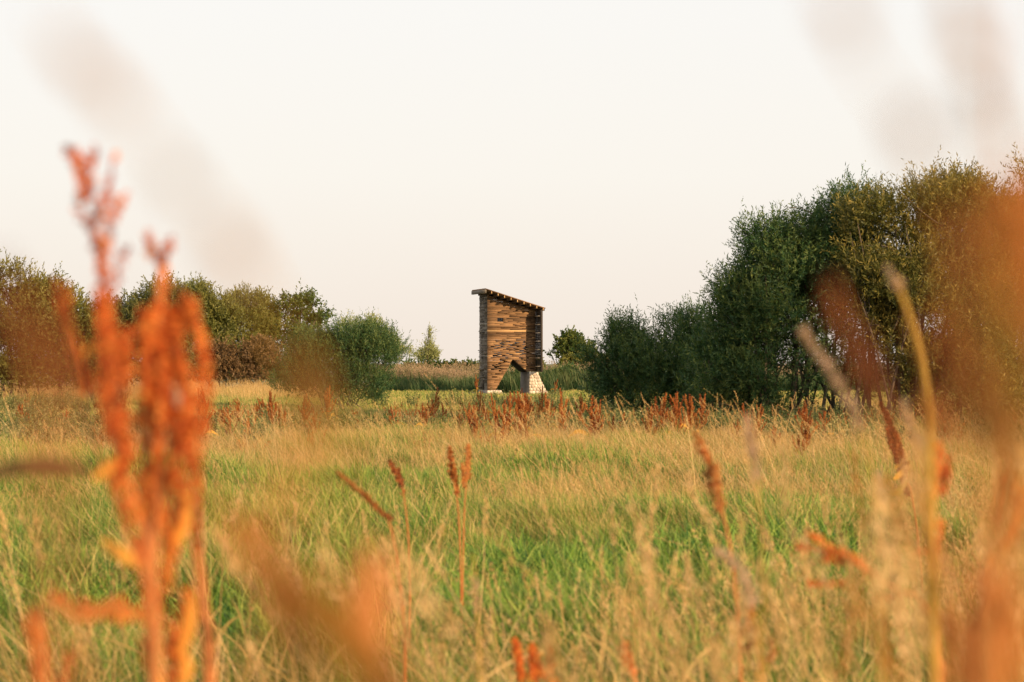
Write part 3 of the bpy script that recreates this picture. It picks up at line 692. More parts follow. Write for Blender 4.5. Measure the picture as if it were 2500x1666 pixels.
p = area(31, 62, 3.5); q = dryness(p); keep = (q > rng.uniform(-1, 1, len(p)))
scatter('dry_grass', V_farS, p[keep], sc3(keep.sum(), .6, 1.0), rng.integers(0, 4, keep.sum()))
p = clear(area(56, 104, 7)); scatter('short_grass', V_short, p, sc3(len(p), .8, 1.3), rng.integers(0, 4, len(p)))
p = area(27, 60, 7.5); q = .8 * wav(p * [.7, .5, 1], .7, 80) + 1.5 * np.exp(-((p[:, 1] - 36 + .25 * np.abs(p[:, 0] - 1)) / 5) ** 2) - .6; keep = q > rng.uniform(-.2, .8, len(p))
scatter('weeds', V_weed, p[keep], sc3(keep.sum(), .35, .95), rng.integers(0, 4, keep.sum()))
p = area(27, 56, 1.8); q = wav(p * [.9, .6, 1], .9, 81) + 1.2 * np.exp(-((p[:, 1] - 35) / 5) ** 2) - .7; keep = q > rng.uniform(0, .9, len(p))
scatter('weeds', V_rust, p[keep], sc3(keep.sum(), .5, 1.0), rng.integers(0, 3, keep.sum()))
p = clear(area(91, 98, 6)); p = p[p[:, 0] > -5.5 + rng.normal(0, .4, len(p))]; p[:, 1] += .8 * np.sin(p[:, 0] * 2.2); scatter('reeds', V_reedg, p, sc3(len(p), .5, 1.1) * np.clip(1 + .35 * wav(p, 1.1, 95), .5, 1.6), rng.integers(0, 4, len(p)), tilt=.07)
p = area(66, 100, 2.2); p = p[(p[:, 0] < -6)]; scatter('dry_grass', V_farS, p, sc3(len(p), .9, 1.6), rng.integers(0, 4, len(p)))
p = clear(area(97, 104, 5)); p = p[p[:, 0] > -6.5]; scatter('reeds', V_reed, p, sc3(len(p), .6, 1.2) * np.clip(1 + .25 * wav(p, .9, 96), .6, 1.5), rng.integers(0, 4, len(p)), tilt=.05)

# ------------------------------------------------------------------ dock plants (rust red seed stalks)
def raceme(pts, r0, dens, vs, seed, tb=(.2, .9), taper=True):
    "seed valves packed round a curved axis; pts in local coords; r0 radius; dens valves per metre"
    r = np.random.default_rng(seed); c0 = spline(pts, 40)
    Ln = np.linalg.norm(np.diff(c0, axis=0), axis=1).sum(); n = max(20, int(dens * Ln)); b = Bag()
    K_ = max(3, Ln / max(.008, r0 * 1.7)); t = np.clip((np.floor(r.uniform(0, 1, n) * K_) + .5 + r.normal(0, .23, n)) / K_, 0, 1); big = r.uniform(.55, 1.15, int(K_) + 2)[np.minimum((t * K_).astype(int), int(K_) + 1)]; ix = (t * 38.9).astype(int); p = c0[ix] + (c0[ix + 1] - c0[ix]) * ((t * 38.9) - ix)[:, None]
    whorl = big
    rad = r0 * whorl * (np.clip((1 - t) * 2.2 + .30, 0, 1) if taper else 1)
    rad = np.broadcast_to(rad, (n,))
    d = rdir(n); p = p + d * (rad * r.uniform(.2, 1, n))[:, None]
    dd = nrm(d + np.array([0, 0, -.6]) + r.normal(size=(n, 3)) * .5)
    V, Fq = leaves(p, dd, vs * r.uniform(.7, 1.3, n), vs * .85 * r.uniform(.7, 1.2, n))
    b.add(V, Fq, np.repeat(r.uniform(*tb, n), 4))
    b.add(*tube(c0, max(.0008, r0 * .16), 4), .4)
    return b
def blade_leaf(pts, w, seed, curl=.3, nseg=10):
    c = spline(pts, nseg); tg = nrm(np.gradient(c, axis=0)); s = nrm(np.cross(tg, np.array([.2, -1, .1]))); nn = np.cross(tg, s)
    t = np.linspace(0, 1, nseg); ww = w * np.sin(np.clip(t * .92 + .08, 0, 1) * math.pi) ** .7 * .5
    wob = .25 * np.sin(t * 17 + seed)
    V = np.stack([c - s * ww[:, None] + nn * (ww * (curl + wob))[:, None], c, c + s * ww[:, None] + nn * (ww * (curl - wob))[:, None]], 1).reshape(-1, 3)
    Fq = []
    for k in range(nseg - 1):
        for q in (0, 1): Fq.append((3 * k + q, 3 * k + q + 1, 3 * k + q + 4, 3 * k + q + 3))
    return V, np.array(Fq)
def field_dock(H, nb, seed, vs=.013, mult=1.0, name='dock_plant'):
    r = random.Random(seed); root = empty(name)
    lean = r.uniform(-.12, .05); axis = [(0, 0, 0), (lean * H * .3, 0, H * .5), (lean * H, r.uniform(-.05, .05), H)]
    c = spline(axis, 12); b = Bag(); b.add(*tube(c, np.linspace(.007, .003, 12), 5), .5)
    b.build('stem', M_dock_stem, root)
    raceme([c[6], c[9], c[11] + [0, 0, .04]], .011 * mult, 850, vs, seed).build('seed_head', M_dock, root)
    for i in range(nb):
        k = 3 + int(7 * i / nb); s = c[k]; L_ = H * r.uniform(.22, .38) * (1.15 - k / 16); a = r.uniform(0, 6.28)
        sp = r.uniform(.15, .55); e_ = s + np.array([math.cos(a) * L_ * sp, math.sin(a) * L_ * sp, L_])
        m_ = (s + e_) / 2 + np.array([math.cos(a), math.sin(a), 0]) * L_ * .08
        raceme([s, m_, e_], .0085 * mult * r.uniform(.7, 1.3), 800, vs, seed * 31 + i).build('seed_head', M_dock, root)
    for i in range(4):
        a = r.uniform(0, 6.28); z = H * r.uniform(.05, .4); L_ = r.uniform(.14, .26)
        d = np.array([math.cos(a), math.sin(a), 0]); s = np.array([0, 0, z])
        V, Fq = blade_leaf([s, s + d * L_ * .5 + [0, 0, L_ * .3], s + d * L_ + [0, 0, -.02]], .05, i)
        lb = Bag(); lb.add(V, Fq, r.uniform(.2, .8)); lb.build('leaf', M_dock_leaf, root)
    return root
protos = [field_dock(.80, 12, 61, mult=1.1), field_dock(.95, 16, 62), field_dock(.70, 10, 63), field_dock(1.0, 22, 64, mult=1.15)]
used = [False] * 4
def put(pi, px, top_py, d, label, group=None, rz=None, sc=1, lean=0):
    "top of the plant shows at px,top_py"
    if used[pi]: o = copy_tree(protos[pi])
    else: o = protos[pi]; used[pi] = True
    H = (.80, .95, .70, 1.0)[pi] + .03; top = P(px, top_py, d); s = max(.35, top.z / H)
    o.location = (top.x + .05 * s, d, 0); o.scale = (1.35 * sc * s ** .6, 1.35 * sc * s ** .6, s) ; o.rotation_euler = (random.uniform(-.1, .1), lean + random.uniform(-.18, .08), rz if rz is not None else random.uniform(0, 6.28))
    if 'label' in o.keys(): del o['label']
    if 'group' in o.keys(): del o['group']
    tag(o, label, 'dock plant', group); return o
RW = 'rust-red docks in the rough belt in front of the tower'
docks = [  # proto, px, top py, distance, label
 (0, 1050, 945, 58, 'single slim bright red dock spike against the short grass left of the tower'),
 (1, 868, 1000, 47, 'bright red dock spike right below the lone willow bush'),
 (3, 1290, 960, 47, 'tall rust-brown dock with yellow leaves below the tower archway'),
 (3, 1350, 972, 44, 'thick rust-brown dock just right of the one below the archway'),
 (2, 1268, 985, 50, 'small rusty dock below the tower front wall'),
 (0, 1180, 985, 46, 'rusty dock stalk below the tower\'s left wall'),
 (1, 1120, 1012, 42, 'bushy orange-brown dock with several spikes in the rough belt left of the tower'),
 (2, 1030, 985, 50, 'rusty dock beside the slim bright red spike'),
 (0, 1385, 1000, 46, 'short rusty dock in the gap between the tower and the willow thicket'),
 (1, 735, 980, 46, 'orange-red dock before the left half of the lone willow bush'),
 (3, 680, 1005, 42, 'broad reddish dock in the grass left of the lone willow bush'),
 (2, 770, 1010, 42, 'small dull red dock under the lone willow bush'),
 (3, 1576, 993, 38, 'tall rusty dock pair below the lower grey-green willow bush'),
 (2, 1485, 1010, 40, 'small rusty dock below the left end of the willow thicket'),
 (0, 1515, 1008, 42, 'thin rusty dock second from the left below the willow thicket'),
 (1, 1640, 1000, 37, 'leaning rusty dock below the join of the two dark willow bushes'),
 (2, 1690, 1008, 36, 'short rusty dock half sunk in grass below the dark thicket'),
 (3, 1951, 998, 27, 'bushy orange dock standing in front of the bare willow stems'),
 (1, 2007, 1003, 33, 'orange dock with loose spikes right of the bushy one by the willow stems'),
 (0, 1830, 1030, 34, 'small rusty dock left of the bare willow stems'),
 (2, 1890, 1040, 30, 'low rusty dock in bright grass before the dark thicket'),
 (1, 2298, 1039, 31, 'reddish dock in front of the tallest willow bush'),
 (0, 2339, 1043, 31, 'slim reddish dock right beside the one before the tallest willow bush'),
 (3, 40, 985, 45, 'red-brown dock in the long grass at the left edge of the meadow'),
 (1, 70, 1010, 43, 'second red-brown dock from the left edge'),
 (2, 150, 1000, 45, 'short red-brown dock just left of the near rust-red stalks'),
 (1, 535, 1000, 43, 'dark rusty dock just right of the near rust-red stalks'),
 (0, 565, 990, 44, 'slim orange dock beside the dark rusty one'),
 (2, 610, 1020, 41, 'small orange dock between the slim one and the lone willow'),
 (0, 500, 900, 80, 'faint red dock far off below the domed olive tree'),
 (2, 1160, 915, 82, 'small reddish dock at the foot of the tower beside the left footing'),
 (2, 1350, 925, 82, 'small reddish dock at the foot of the tower beside the stone pier'),
]
for a in docks: put(a[0], a[1], a[2], a[3] * .78 if 38 <= a[3] < 60 else a[3] * .92 if a[3] < 38 else a[3], a[4])
rr = random.Random(5)
for lo, hi, n, lab, gr in ((480, 980, 20, 'faded brownish dock stalk mixed into the weeds left of the tower', 'faded docks in the weeds left of the tower'),
                           (1020, 1420, 24, 'faded brownish dock stalk mixed into the weeds below the tower', 'faded docks in the weeds below the tower'),
                           (1430, 2000, 20, 'faded brownish dock stalk half sunk in the weeds before the dark thicket', 'faded docks before the dark thicket')):
    for k in range(n):
        px = rr.uniform(lo, hi); d = rr.uniform(29, 42) if lo < 1400 else rr.uniform(27, 34)
        put(rr.randrange(4), px, HY + (CAMZ - rr.uniform(.5, .92)) * F / d, d, lab, gr, sc=rr.uniform(.7, 1.2))

# --- nearer docks, laid along their own stalks
def near_dock(label, d, stalks, stem_pts, rmul=1.0, vs=.006, dens=2700, leaves_=(), mat=None, spread=.03, group=None, sname='dock_plant', cat='dock plant', stemr=.0035, tb=(.1, .95)):
    """stalks: list of (list of px points, radius px). All pixel points are turned into places d metres away"""
    base = P(stem_pts[-1][0], stem_pts[-1][1], d); root = empty(sname, (base.x, d, 0)); tag(root, label, cat, group)
    loc = Vector((base.x, d, 0)); r = random.Random(int(stem_pts[0][0] * 7 + d * 100))
    def L_(pts, dy=0): return [P(x, y, d) - loc + Vector((0, dy, 0)) for x, y in pts]
    sp_ = L_(stem_pts); last = sp_[-1]
    if last.z > .05: sp_.append(Vector((last.x * .5, 0, last.z * .5))); sp_.append(Vector((0, 0, -.02)))
    c = spline(sp_, 30); b = Bag(); b.add(*tube(c, np.linspace(stemr * .5, stemr * 1.4, 30), 6), .5); b.build('stem', M_dock_stem if mat is not M_near_grass else M_gold_stem, root, smooth=True)
    for i, (pts, rp) in enumerate(stalks):
        dy = r.uniform(-spread, spread); rad = rp / F * d * rmul
        base_ = L_(pts[::-1], dy); ns = 3 if rp >= 24 else 2 if rp > 15 else 1
        for q in range(ns):
            if ns == 1: pp, r_ = base_, rad
            else:
                pp = [v + Vector((math.cos(q * 6.28 / ns + j * .9 + i) * rad * .62, math.sin(q * 6.28 / ns + j * .9 + i) * rad * .62, r.uniform(-.4, .4) * rad)) for j, v in enumerate(base_)]; r_ = rad * .42
                if q: pp = pp[:-1] + [pp[-2].lerp(pp[-1], r.uniform(.5, 1))]
            raceme(pp, r_, dens * min(2, max(.5, rad / .008)) / ns ** .8, vs, i * 13 + q + int(pts[0][0]), (tb[0], tb[0] + (tb[1] - tb[0]) * r.uniform(.6, 1))).build('seed_head', mat or M_dock_near, root)
    for (pts, wpx, m) in leaves_:
        dy = r.uniform(-spread, spread); V, Fq = blade_leaf(L_(pts, dy), wpx / F * d, i); lb = Bag(); lb.add(V, Fq, r.uniform(.3, .8)); lb.build('leaf', m, root)
    return root
near_dock('tall blurred orange-red dock with forked seed spikes rising into the sky at the left', 1.9,
 [([(176, 359), (196, 410), (214, 455), (220, 500)], 17), ([(240, 356), (225, 412), (214, 470)], 12), ([(278, 371), (265, 448), (255, 489), (235, 540)], 9),
  ([(186, 470), (204, 524), (228, 565), (245, 610)], 11), ([(316, 481), (291, 524), (278, 586), (272, 657), (284, 734)], 12), ([(228, 610), (235, 657), (240, 715)], 14),
  ([(306, 605), (292, 630), (285, 680)], 9), ([(205, 365), (207, 410), (212, 450)], 12),
  ([(250, 700), (270, 790), (284, 880), (276, 963), (286, 1065)], 25), ([(235, 740), (250, 810), (262, 900), (262, 1000)], 18), ([(300, 800), (310, 900), (305, 1010), (320, 1130)], 20), ([(272, 1000), (306, 1085), (300, 1170), (340, 1276)], 24)],
 [(240, 560), (262, 720), (280, 900), (290, 1100), (345, 1276), (370, 1382), (376, 1488), (380, 1680)], stemr=.004,
 leaves_=[([(190, 866), (225, 842), (262, 842), (298, 866)], 26, M_yellow), ([(296, 1120), (265, 1150), (235, 1168)], 26, M_yellow)])
near_dock('thick blurred deep-red dock clump right of the tall forked one', 2.0,
 [([(355, 560), (362, 606), (386, 645), (393, 698), (390, 770)], 15), ([(416, 581), (403, 611), (388, 650)], 13), ([(378, 734), (372, 810), (385, 912), (400, 1010), (400, 1120)], 40),
  ([(423, 744), (425, 810), (415, 912), (440, 1020), (450, 1120)], 32), ([(345, 770), (350, 850), (355, 950), (350, 1050), (365, 1180)], 26), ([(459, 708), (467, 759), (490, 836), (495, 938), (485, 1040), (475, 1200)], 20),
  ([(440, 860), (460, 950), (455, 1080), (440, 1200)], 22), ([(400, 1100), (390, 1180), (380, 1300)], 30), ([(440, 1180), (420, 1260), (390, 1350)], 20), ([(340, 1150), (360, 1240), (370, 1330)], 22), ([(352, 1300), (366, 1390), (376, 1480)], 15), ([(374, 1470), (384, 1570), (380, 1690)], 19), ([(430, 1330), (405, 1400), (385, 1500)], 12), ([(470, 1420), (450, 1520), (420, 1600)], 12), ([(345, 1560), (360, 1630), (380, 1700)], 16), ([(410, 1520), (425, 1600), (410, 1690)], 17)],
 [(390, 640), (388, 760), (385, 900), (395, 1100), (380, 1280), (374, 1400), (378, 1520), (372, 1680)], stemr=.0045,
 leaves_=[([(445, 1215), (440, 1270), (425, 1320), (405, 1350)], 36, M_yellow), ([(480, 1440), (475, 1500), (462, 1560), (440, 1600)], 30, M_yellow),
          ([(390, 1580), (420, 1600), (450, 1640), (430, 1700)], 34, M_yellow), ([(250, 1320), (285, 1350), (330, 1370), (365, 1360)], 32, M_yellow), ([(428, 940), (434, 968), (440, 1000)], 22, M_near_grass),
          ([(345, 1600), (370, 1640), (400, 1690)], 34, M_yellow), ([(395, 1300), (400, 1380), (405, 1460)], 24, M_yellow), ([(355, 1340), (375, 1420), (380, 1520)], 24, M_dock_leaf)])
near_dock('single long orange-red dock spike at the far left of the near clump', 1.9,
 [([(133, 685), (143, 759), (172, 841), (200, 912), (203, 975)], 19)], [(160, 820), (204, 975), (240, 1100), (330, 1350), (372, 1450), (380, 1680)], stemr=.003)
near_dock('low blurred red dock spike with a drooping curled leaf in the bottom left corner', 1.8,
 [([(78, 1480), (86, 1560), (104, 1690)], 24), ([(170, 1600), (150, 1650), (140, 1690)], 8), ([(330, 1500), (280, 1472), (235, 1505)], 13), ([(235, 1500), (180, 1480), (110, 1455)], 10)], [(80, 1500), (100, 1690)],
 leaves_=[([(375, 1515), (310, 1480), (275, 1468), (245, 1500), (190, 1490), (160, 1465), (100, 1455)], 24, M_dock), ([(330, 1500), (280, 1520), (240, 1510)], 24, M_dock_near)])
near_dock('reddish brown upright stalk beside the deep-red dock clump', 2.1, [([(484, 1140), (480, 1240), (484, 1340)], 9)],
          [(484, 1140), (480, 1300), (488, 1400), (498, 1500), (512, 1690)], stemr=.0062)
o = empty('dry_leaf', P(100, 1145, 1.5)); tag(o, 'dark brown blurred grass blade lying across the left edge', 'leaf')
loc = Vector(o.location); V, Fq = blade_leaf([P(-60, 1165, 1.5) - loc, P(60, 1140, 1.5) - loc, P(150, 1142, 1.5) - loc, P(245, 1152, 1.5) - loc], .014, 1); b = Bag(); b.add(V, Fq, .3); b.build('blade', M_brownleaf, o)

# very near, strongly blurred stalks
near_dock('very near ghostly grey-brown stalk crossing the sky at the upper left', .36,
 [([(150, 90), (200, 150), (230, 180)], 16), ([(250, 200), (285, 240), (300, 270)], 20), ([(400, 380), (430, 430), (455, 460)], 15), ([(530, 540), (570, 610), (600, 640)], 16)],
 [(90, 20), (180, 130), (290, 240), (440, 430), (580, 600), (690, 800), (760, 960), (800, 1200), (830, 1700)], mat=M_near_grass, stemr=.0006, vs=.003, dens=3000, spread=.004, sname='grass_stalk', cat='grass stalk')
near_dock('very near brown veil-like stalk before the bush at the left edge', .42,
 [([(60, 760), (90, 860), (110, 960)], 34), ([(160, 800), (170, 880), (175, 960)], 28), ([(20, 660), (30, 760), (60, 900)], 22)], [(60, 700), (110, 950), (130, 1300), (140, 1700)],
 vs=.003, dens=7500, spread=.01, stemr=.0012, mat=M_dock_brown)
near_dock('very near brown blurred spike over the left half of the lone willow bush', .5,
 [([(735, 850), (745, 910), (755, 960)], 22), ([(765, 880), (770, 930), (775, 990)], 16), ([(720, 960), (730, 1010), (740, 1050)], 14)], [(750, 860), (755, 1000), (700, 1300), (640, 1700)],
 vs=.003, dens=3600, spread=.01, stemr=.0008, mat=M_dock_brown)
near_dock('very near orange haze of dock spikes at the bottom left of centre', .62,
 [([(560, 1270), (640, 1380), (720, 1480)], 18), ([(660, 1330), (740, 1430), (820, 1530)], 24), ([(700, 1440), (800, 1540), (880, 1680)], 44), ([(780, 1420), (860, 1520), (960, 1690)], 34), ([(860, 1500), (940, 1600), (1010, 1700)], 24), ([(640, 1500), (720, 1600), (780, 1700)], 30), ([(520, 1180), (560, 1260), (620, 1350)], 10), ([(740, 1360), (820, 1470), (900, 1600)], 26), ([(600, 1400), (680, 1520), (740, 1660)], 22)],
 [(560, 1270), (700, 1450), (860, 1620), (920, 1720)], vs=.0035, dens=2900, spread=.04, mat=M_ochre)
near_dock('very near glowing orange dock stem along the right edge of the picture', .55,
 [([(2460, 400), (2475, 560), (2495, 760), (2520, 900)], 34), ([(2500, 460), (2530, 640), (2550, 900)], 44), ([(2400, 440), (2415, 600), (2440, 780)], 12), ([(2425, 430), (2445, 600), (2500, 820)], 26)],
 [(2445, 0), (2440, 200), (2450, 400), (2470, 700), (2480, 1000), (2470, 1400), (2450, 1700)], vs=.0035, dens=4400, spread=.03, stemr=.0007, mat=M_dock_gold)
near_dock('very near red-brown dock haze over the golden topped willow', .5,
 [([(2270, 500), (2280, 620), (2290, 740)], 14), ([(2320, 520), (2330, 680), (2350, 840)], 20), ([(2290, 760), (2310, 860), (2330, 980)], 30), ([(2370, 860), (2380, 960), (2390, 1060)], 30), ([(2440, 940), (2450, 1010), (2450, 1080)], 30)],
 [(2300, 520), (2340, 800), (2390, 1050), (2420, 1400), (2430, 1700)], vs=.0035, dens=1700, spread=.02, stemr=.0005, mat=M_dock)
near_dock('very near pinkish stalk fading into the sky above the thicket', .40,
 [([(2325, -20), (2345, 60), (2360, 120)], 18), ([(2400, 180), (2425, 260), (2440, 340)], 22), ([(2380, 60), (2400, 140)], 10)], [(2320, -40), (2370, 120), (2420, 260), (2450, 420), (2480, 700), (2490, 1700)],
 mat=M_near_grass, stemr=.0006, vs=.003, dens=4200, spread=.004, sname='grass_stalk', cat='grass stalk')
near_dock('very near faint stalk leaning in the sky left of the pinkish one', .36,
 [([(2035, -20), (2070, 60), (2095, 130)], 13), ([(2190, 270), (2225, 330), (2250, 370)], 17)], [(2020, -40), (2080, 110), (2210, 300), (2300, 480), (2380, 800), (2430, 1700)],
 mat=M_near_grass, stemr=.0005, vs=.003, dens=3200, spread=.004, sname='grass_stalk', cat='grass stalk')
near_dock('near brown-red spike with a rounded ghostly tip before the tall dark willow', .75,
 [([(2030, 680), (2050, 760), (2075, 830)], 26), ([(2080, 800), (2105, 880), (2125, 960)], 36), ([(2130, 880), (2150, 930), (2170, 980)], 26)], [(2035, 700), (2090, 840), (2140, 960), (2200, 1100), (2280, 1400), (2330, 1700)],
 vs=.0035, dens=4200, spread=.01, stemr=.0012, mat=M_dock_brown)
near_dock('near reddish brown haze of dock seed before the foot of the tallest willow', .8,
 [([(2240, 960), (2270, 1020), (2290, 1080)], 24), ([(2380, 980), (2400, 1040), (2410, 1100)], 28), ([(2470, 1000), (2480, 1100), (2490, 1200)], 26)], [(2300, 960), (2360, 1100), (2400, 1300), (2420, 1700)],
 vs=.0035, dens=1200, spread=.02, stemr=.0006, mat=M_dock)
near_dock('olive-gold bare stem with a pale orange tip before the tallest willow', 2.2, [([(2172, 655), (2186, 685), (2200, 705)], 10)],
 [(2186, 680), (2215, 760), (2240, 850), (2256, 940), (2268, 1060), (2275, 1300), (2280, 1700)], mat=M_near_grass, stemr=.0048, vs=.006, spread=.002, sname='plant_stem', cat='stem')
near_dock('pinkish blurred grass head slanting before the bare willow stems', 2.2, [([(1955, 800), (2005, 870), (2055, 950), (2100, 1045)], 12)],
 [(2060, 960), (2105, 1060), (2130, 1200), (2150, 1700)], mat=M_near_grass, stemr=.0016, vs=.006, spread=.002, sname='grass_stalk', cat='grass stalk')
near_dock('pale blurred grass head among the docks right of the willow stems', 2.4, [([(2205, 985), (2225, 1040), (2245, 1090)], 12)], [(2215, 1010), (2250, 1110), (2270, 1700)], mat=M_near_grass, stemr=.0016, spread=.002, sname='grass_stalk', cat='grass stalk')
near_dock('pale blurred grass head in the long grass below the dark thicket', 2.8, [([(1822, 1020), (1835, 1090), (1848, 1165)], 13)], [(1830, 1040), (1850, 1180), (1870, 1700)], mat=M_near_grass, stemr=.0014, spread=.002, sname='grass_stalk', cat='grass stalk')
near_dock('short pale blurred grass head right of centre in the bright grass', 3.2, [([(2145, 1150), (2150, 1190), (2156, 1225)], 12)], [(2148, 1160), (2158, 1240), (2165, 1700)], mat=M_near_grass, stemr=.0014, spread=.002, sname='grass_stalk', cat='grass stalk')
near_dock('drooping pale grass head low down in the right half', 2.6, [([(1745, 1340), (1790, 1370), (1825, 1420), (1840, 1480)], 14)], [(1780, 1365), (1840, 1480), (1855, 1700)], mat=M_near_grass, stemr=.002, spread=.002, sname='grass_stalk', cat='grass stalk')
near_dock('small pale grass head standing over the dark green hollow', 3.4, [([(1160, 1410), (1163, 1450), (1165, 1490)], 9)], [(1155, 1350), (1165, 1490), (1172, 1700)], mat=M_near_grass, stemr=.002, spread=.002, sname='grass_stalk', cat='grass stalk')
# middle-near docks
near_dock('leaning rusty dock left of the grass heads below the thicket', 4.2, [([(1700, 1060), (1722, 1110), (1745, 1160)], 14), ([(1745, 1130), (1752, 1190), (1758, 1240)], 11), ([(1725, 1150), (1740, 1200), (1755, 1250)], 9)], [(1710, 1080), (1750, 1200), (1783, 1340), (1800, 1500), (1810, 1700)], spread=.03, mat=M_dock, vs=.009, dens=1300, tb=(.4, 1))
near_dock('crisp upright rusty dock with green leaves right of the bare willow stems', 9, [([(2148, 985), (2170, 1030), (2185, 1080)], 9), ([(2165, 1010), (2182, 1060), (2195, 1110)], 9), ([(2180, 1050), (2195, 1100), (2210, 1150)], 9), ([(2160, 1040), (2175, 1090), (2190, 1130)], 8), ([(2190, 1110), (2205, 1160), (2222, 1210)], 7)],
 [(2150, 990), (2185, 1080), (2210, 1150), (2230, 1240), (2250, 1400)], vs=.012, dens=1300, rmul=.85, spread=.05, mat=M_dock,
 leaves_=[([(2205, 1140), (2190, 1160), (2175, 1170)], 14, M_dock_leaf), ([(2212, 1170), (2190, 1200), (2165, 1205)], 16, M_dock_leaf), ([(2208, 1120), (2195, 1130), (2180, 1145)], 12, M_dock_leaf)])
near_dock('blurred orange dock with a tall stem in the right foreground', 3.0, [([(2291, 1080), (2290, 1130), (2284, 1180)], 15), ([(2310, 1110), (2300, 1160), (2288, 1200)], 12), ([(2272, 1130), (2278, 1180), (2280, 1220)], 10), ([(2275, 1260), (2272, 1300), (2276, 1340)], 12), ([(2305, 1270), (2300, 1310), (2285, 1350)], 9), ([(2230, 1345), (2255, 1340), (2275, 1335)], 6)],
 [(2291, 1090), (2286, 1173), (2271, 1260), (2281, 1460), (2290, 1700)], stemr=.005, tb=(.5, 1))
near_dock('bent rusty dock bowing left across the grass in the right foreground', 3.2, [([(1934, 1330), (1985, 1335), (2042, 1350)], 9), ([(1980, 1310), (2010, 1320), (2045, 1350)], 8), ([(2000, 1360), (2040, 1365), (2075, 1360)], 9), ([(1975, 1425), (2020, 1430), (2065, 1425)], 6), ([(2050, 1340), (2085, 1365), (2115, 1388)], 10), ([(2140, 1465), (2180, 1455), (2210, 1455)], 5)],
 [(2042, 1349), (2115, 1388), (2190, 1440), (2252, 1471), (2290, 1600), (2300, 1700)], stemr=.004, tb=(.2, .8))
near_dock('reddish leaning dock stalk at the lower right edge', 1.7, [([(2475, 1120), (2465, 1200), (2445, 1290)], 22), ([(2490, 1180), (2480, 1260), (2455, 1330)], 18), ([(2440, 1330), (2425, 1390), (2405, 1430)], 13)], [(2470, 1150), (2445, 1300), (2410, 1410), (2385, 1520), (2370, 1700)], stemr=.004)
near_dock('very near red-brown dock cloud in the bottom right corner', .75,
 [([(2390, 1400), (2400, 1480), (2400, 1560)], 36), ([(2430, 1440), (2430, 1540), (2420, 1680)], 40), ([(2360, 1500), (2380, 1600), (2380, 1690)], 34), ([(2470, 1500), (2470, 1600), (2460, 1700)], 34), ([(2330, 1380), (2350, 1440), (2370, 1500)], 16), ([(2480, 1380), (2460, 1450), (2440, 1500)], 16)],
 [(2400, 1400), (2410, 1550), (2400, 1720)], vs=.0035, dens=5000, spread=.04, mat=M_dock_near, tb=(.0, .6))
near_dock('pair of orange dock spikes in the middle of the field, the left one shorter', 9, [([(1098, 1092), (1102, 1130), (1106, 1170)], 11), ([(1110, 1130), (1112, 1170), (1118, 1210)], 8)], [(1098, 1092), (1106, 1170), (1118, 1240), (1125, 1400)], vs=.012, dens=1000, rmul=.8, mat=M_dock, tb=(.4, 1))
near_dock('tall orange dock spike in the middle of the field, right of the pair', 9, [([(1142, 1085), (1143, 1125), (1140, 1170)], 10), ([(1128, 1130), (1132, 1160), (1136, 1190)], 7)], [(1142, 1085), (1140, 1170), (1134, 1240), (1130, 1400)], vs=.012, dens=1000, rmul=.8, mat=M_dock, tb=(.4, 1))
near_dock('small leaning orange dock left of centre in the field', 8, [([(952, 1122), (966, 1150), (980, 1180)], 9), ([(972, 1140), (978, 1170), (984, 1205)], 7)], [(952, 1122), (980, 1180), (995, 1290), (1000, 1400)], vs=.012, dens=1000, rmul=.8, mat=M_dock)
near_dock('long red dock stalk leaning left over the field left of centre', 5.5, [([(822, 1150), (860, 1185), (900, 1218)], 7), ([(890, 1205), (920, 1235), (955, 1265)], 7)], [(822, 1150), (900, 1218), (955, 1290), (985, 1500), (990, 1600)], vs=.008, dens=2200, mat=M_dock)
near_dock('low rusty docks poking up at the bottom edge right of centre', 4.6, [([(1255, 1560), (1265, 1600), (1275, 1660)], 10), ([(1300, 1575), (1305, 1610), (1300, 1660)], 14), ([(1340, 1580), (1345, 1610), (1340, 1660)], 10), ([(1310, 1620), (1330, 1650), (1360, 1670)], 9)], [(1300, 1580), (1310, 1640), (1315, 1720)], vs=.009, dens=2600)
near_dock('short red dock spike at the bottom edge among green grass', 4.6, [([(1522, 1562), (1530, 1600), (1545, 1640)], 12)], [(1522, 1570), (1545, 1640), (1555, 1720)], vs=.008, dens=3000)
near_dock('curled rusty dock leaf stalk low among the straw grass in the right half', 3.2, [([(1835, 1470), (1828, 1500), (1812, 1550)], 7), ([(1850, 1540), (1835, 1570), (1820, 1590)], 9), ([(1880, 1560), (1885, 1590), (1870, 1610)], 8)], [(1840, 1460), (1850, 1560), (1860, 1700)], mat=M_dock)

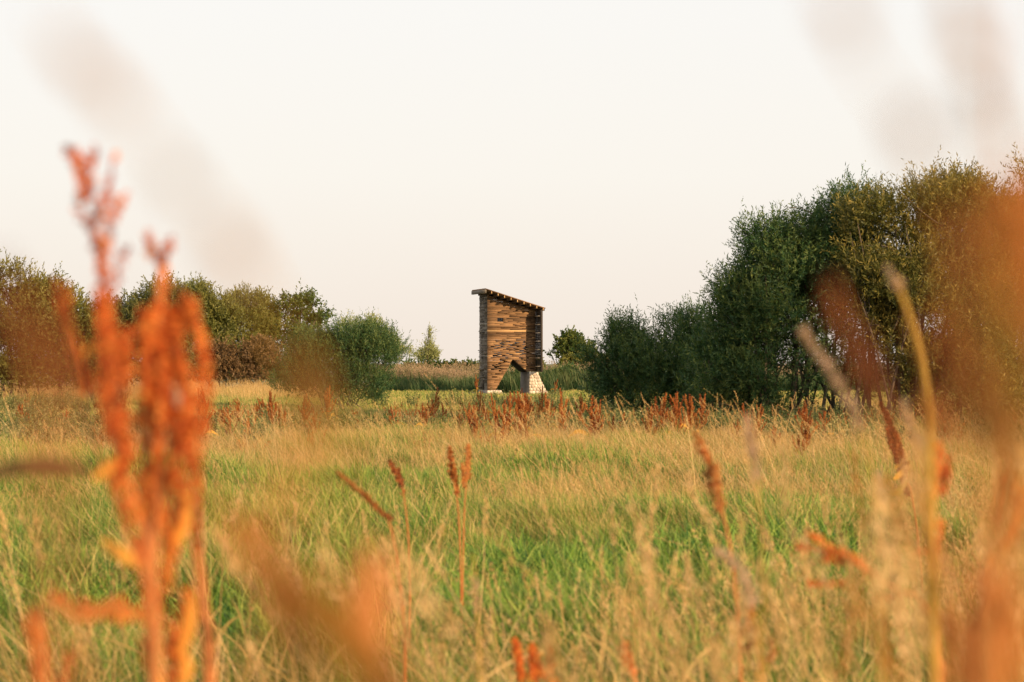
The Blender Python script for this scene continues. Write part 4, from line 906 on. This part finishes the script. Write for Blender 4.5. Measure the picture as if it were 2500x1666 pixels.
# tall foreground straw, uncountable
def near_straw(name, n, x0, x1, d0, d1, topz, seed, hl=.10, hw=.010, lean=-.12, mat=M_straw):
    r = np.random.default_rng(seed); b = Bag()
    for i in range(n):
        d = r.uniform(d0, d1); px = r.uniform(x0, x1); tp = r.uniform(*topz); z = CAMZ - (tp - HY) / F * d
        tip = np.array([(px - CX) / F * d, d, z]); ln = r.normal(lean, .10) * z
        base = tip + np.array([-ln, r.normal(0, .05), -z]); mid = (tip + base) / 2 + np.array([-ln * .22, 0, .0])
        c = spline([base, mid, tip], 14); b.add(*tube(c, np.linspace(.0016, .0007, 14) * r.uniform(.8, 1.5), 4), r.uniform(.2, .7))
        k = 46; t = np.linspace(0, 1, k); ix = c[-1] - (c[-1] - c[-4]) * ((1 - t) * hl / max(.02, np.linalg.norm(c[-1] - c[-4])))[:, None]
        pr = np.sin(t * .85 * math.pi + .3) ** .8 * hw * .6; p = ix + r.normal(size=(k, 3)) * pr[:, None]
        V, Fq = leaves(p, nrm(r.normal(size=(k, 3)) * .5 + nrm(c[-1] - c[-4])), hl * .12, hw * .5); b.add(V, Fq, np.repeat(r.uniform(.3, .9, k), 4))
        for q in range(2):
            s = c[r.integers(2, 8)]; e_ = s + np.array([r.normal(0, .12), r.normal(0, .1), r.uniform(.1, .25)])
            V, Fq = blade_leaf([s, (s + e_) / 2 + [0, 0, .03], e_], .005, i); b.add(V, Fq, r.uniform(.0, .6))
    o = b.build(name, mat); tag(o, kind='stuff')
near_straw('dry_grass', 70, 1500, 2600, 2.6, 6, (1080, 1560), 301)
near_straw('dry_grass', 26, 2100, 2600, 1.8, 3.4, (1080, 1400), 302)
near_straw('dry_grass', 34, 460, 1500, 4, 8, (1180, 1560), 303)
near_straw('dry_grass', 22, -60, 460, 3.5, 7, (1150, 1550), 304)
near_straw('dry_grass', 12, 520, 1000, 1.8, 3.2, (1280, 1600), 305, lean=-.3)
near_straw('dry_grass', 16, -60, 1300, 4.5, 8, (1450, 1600), 306)

near_straw('dry_grass', 6, 2050, 2600, 1.4, 2.2, (1050, 1450), 307)
near_straw('dry_grass', 12, 2080, 2560, 1.4, 2.8, (1020, 1500), 309, mat=M_ochre, hw=.007)
near_straw('dry_grass', 10, 1300, 2100, 1.6, 3.0, (1350, 1620), 308)
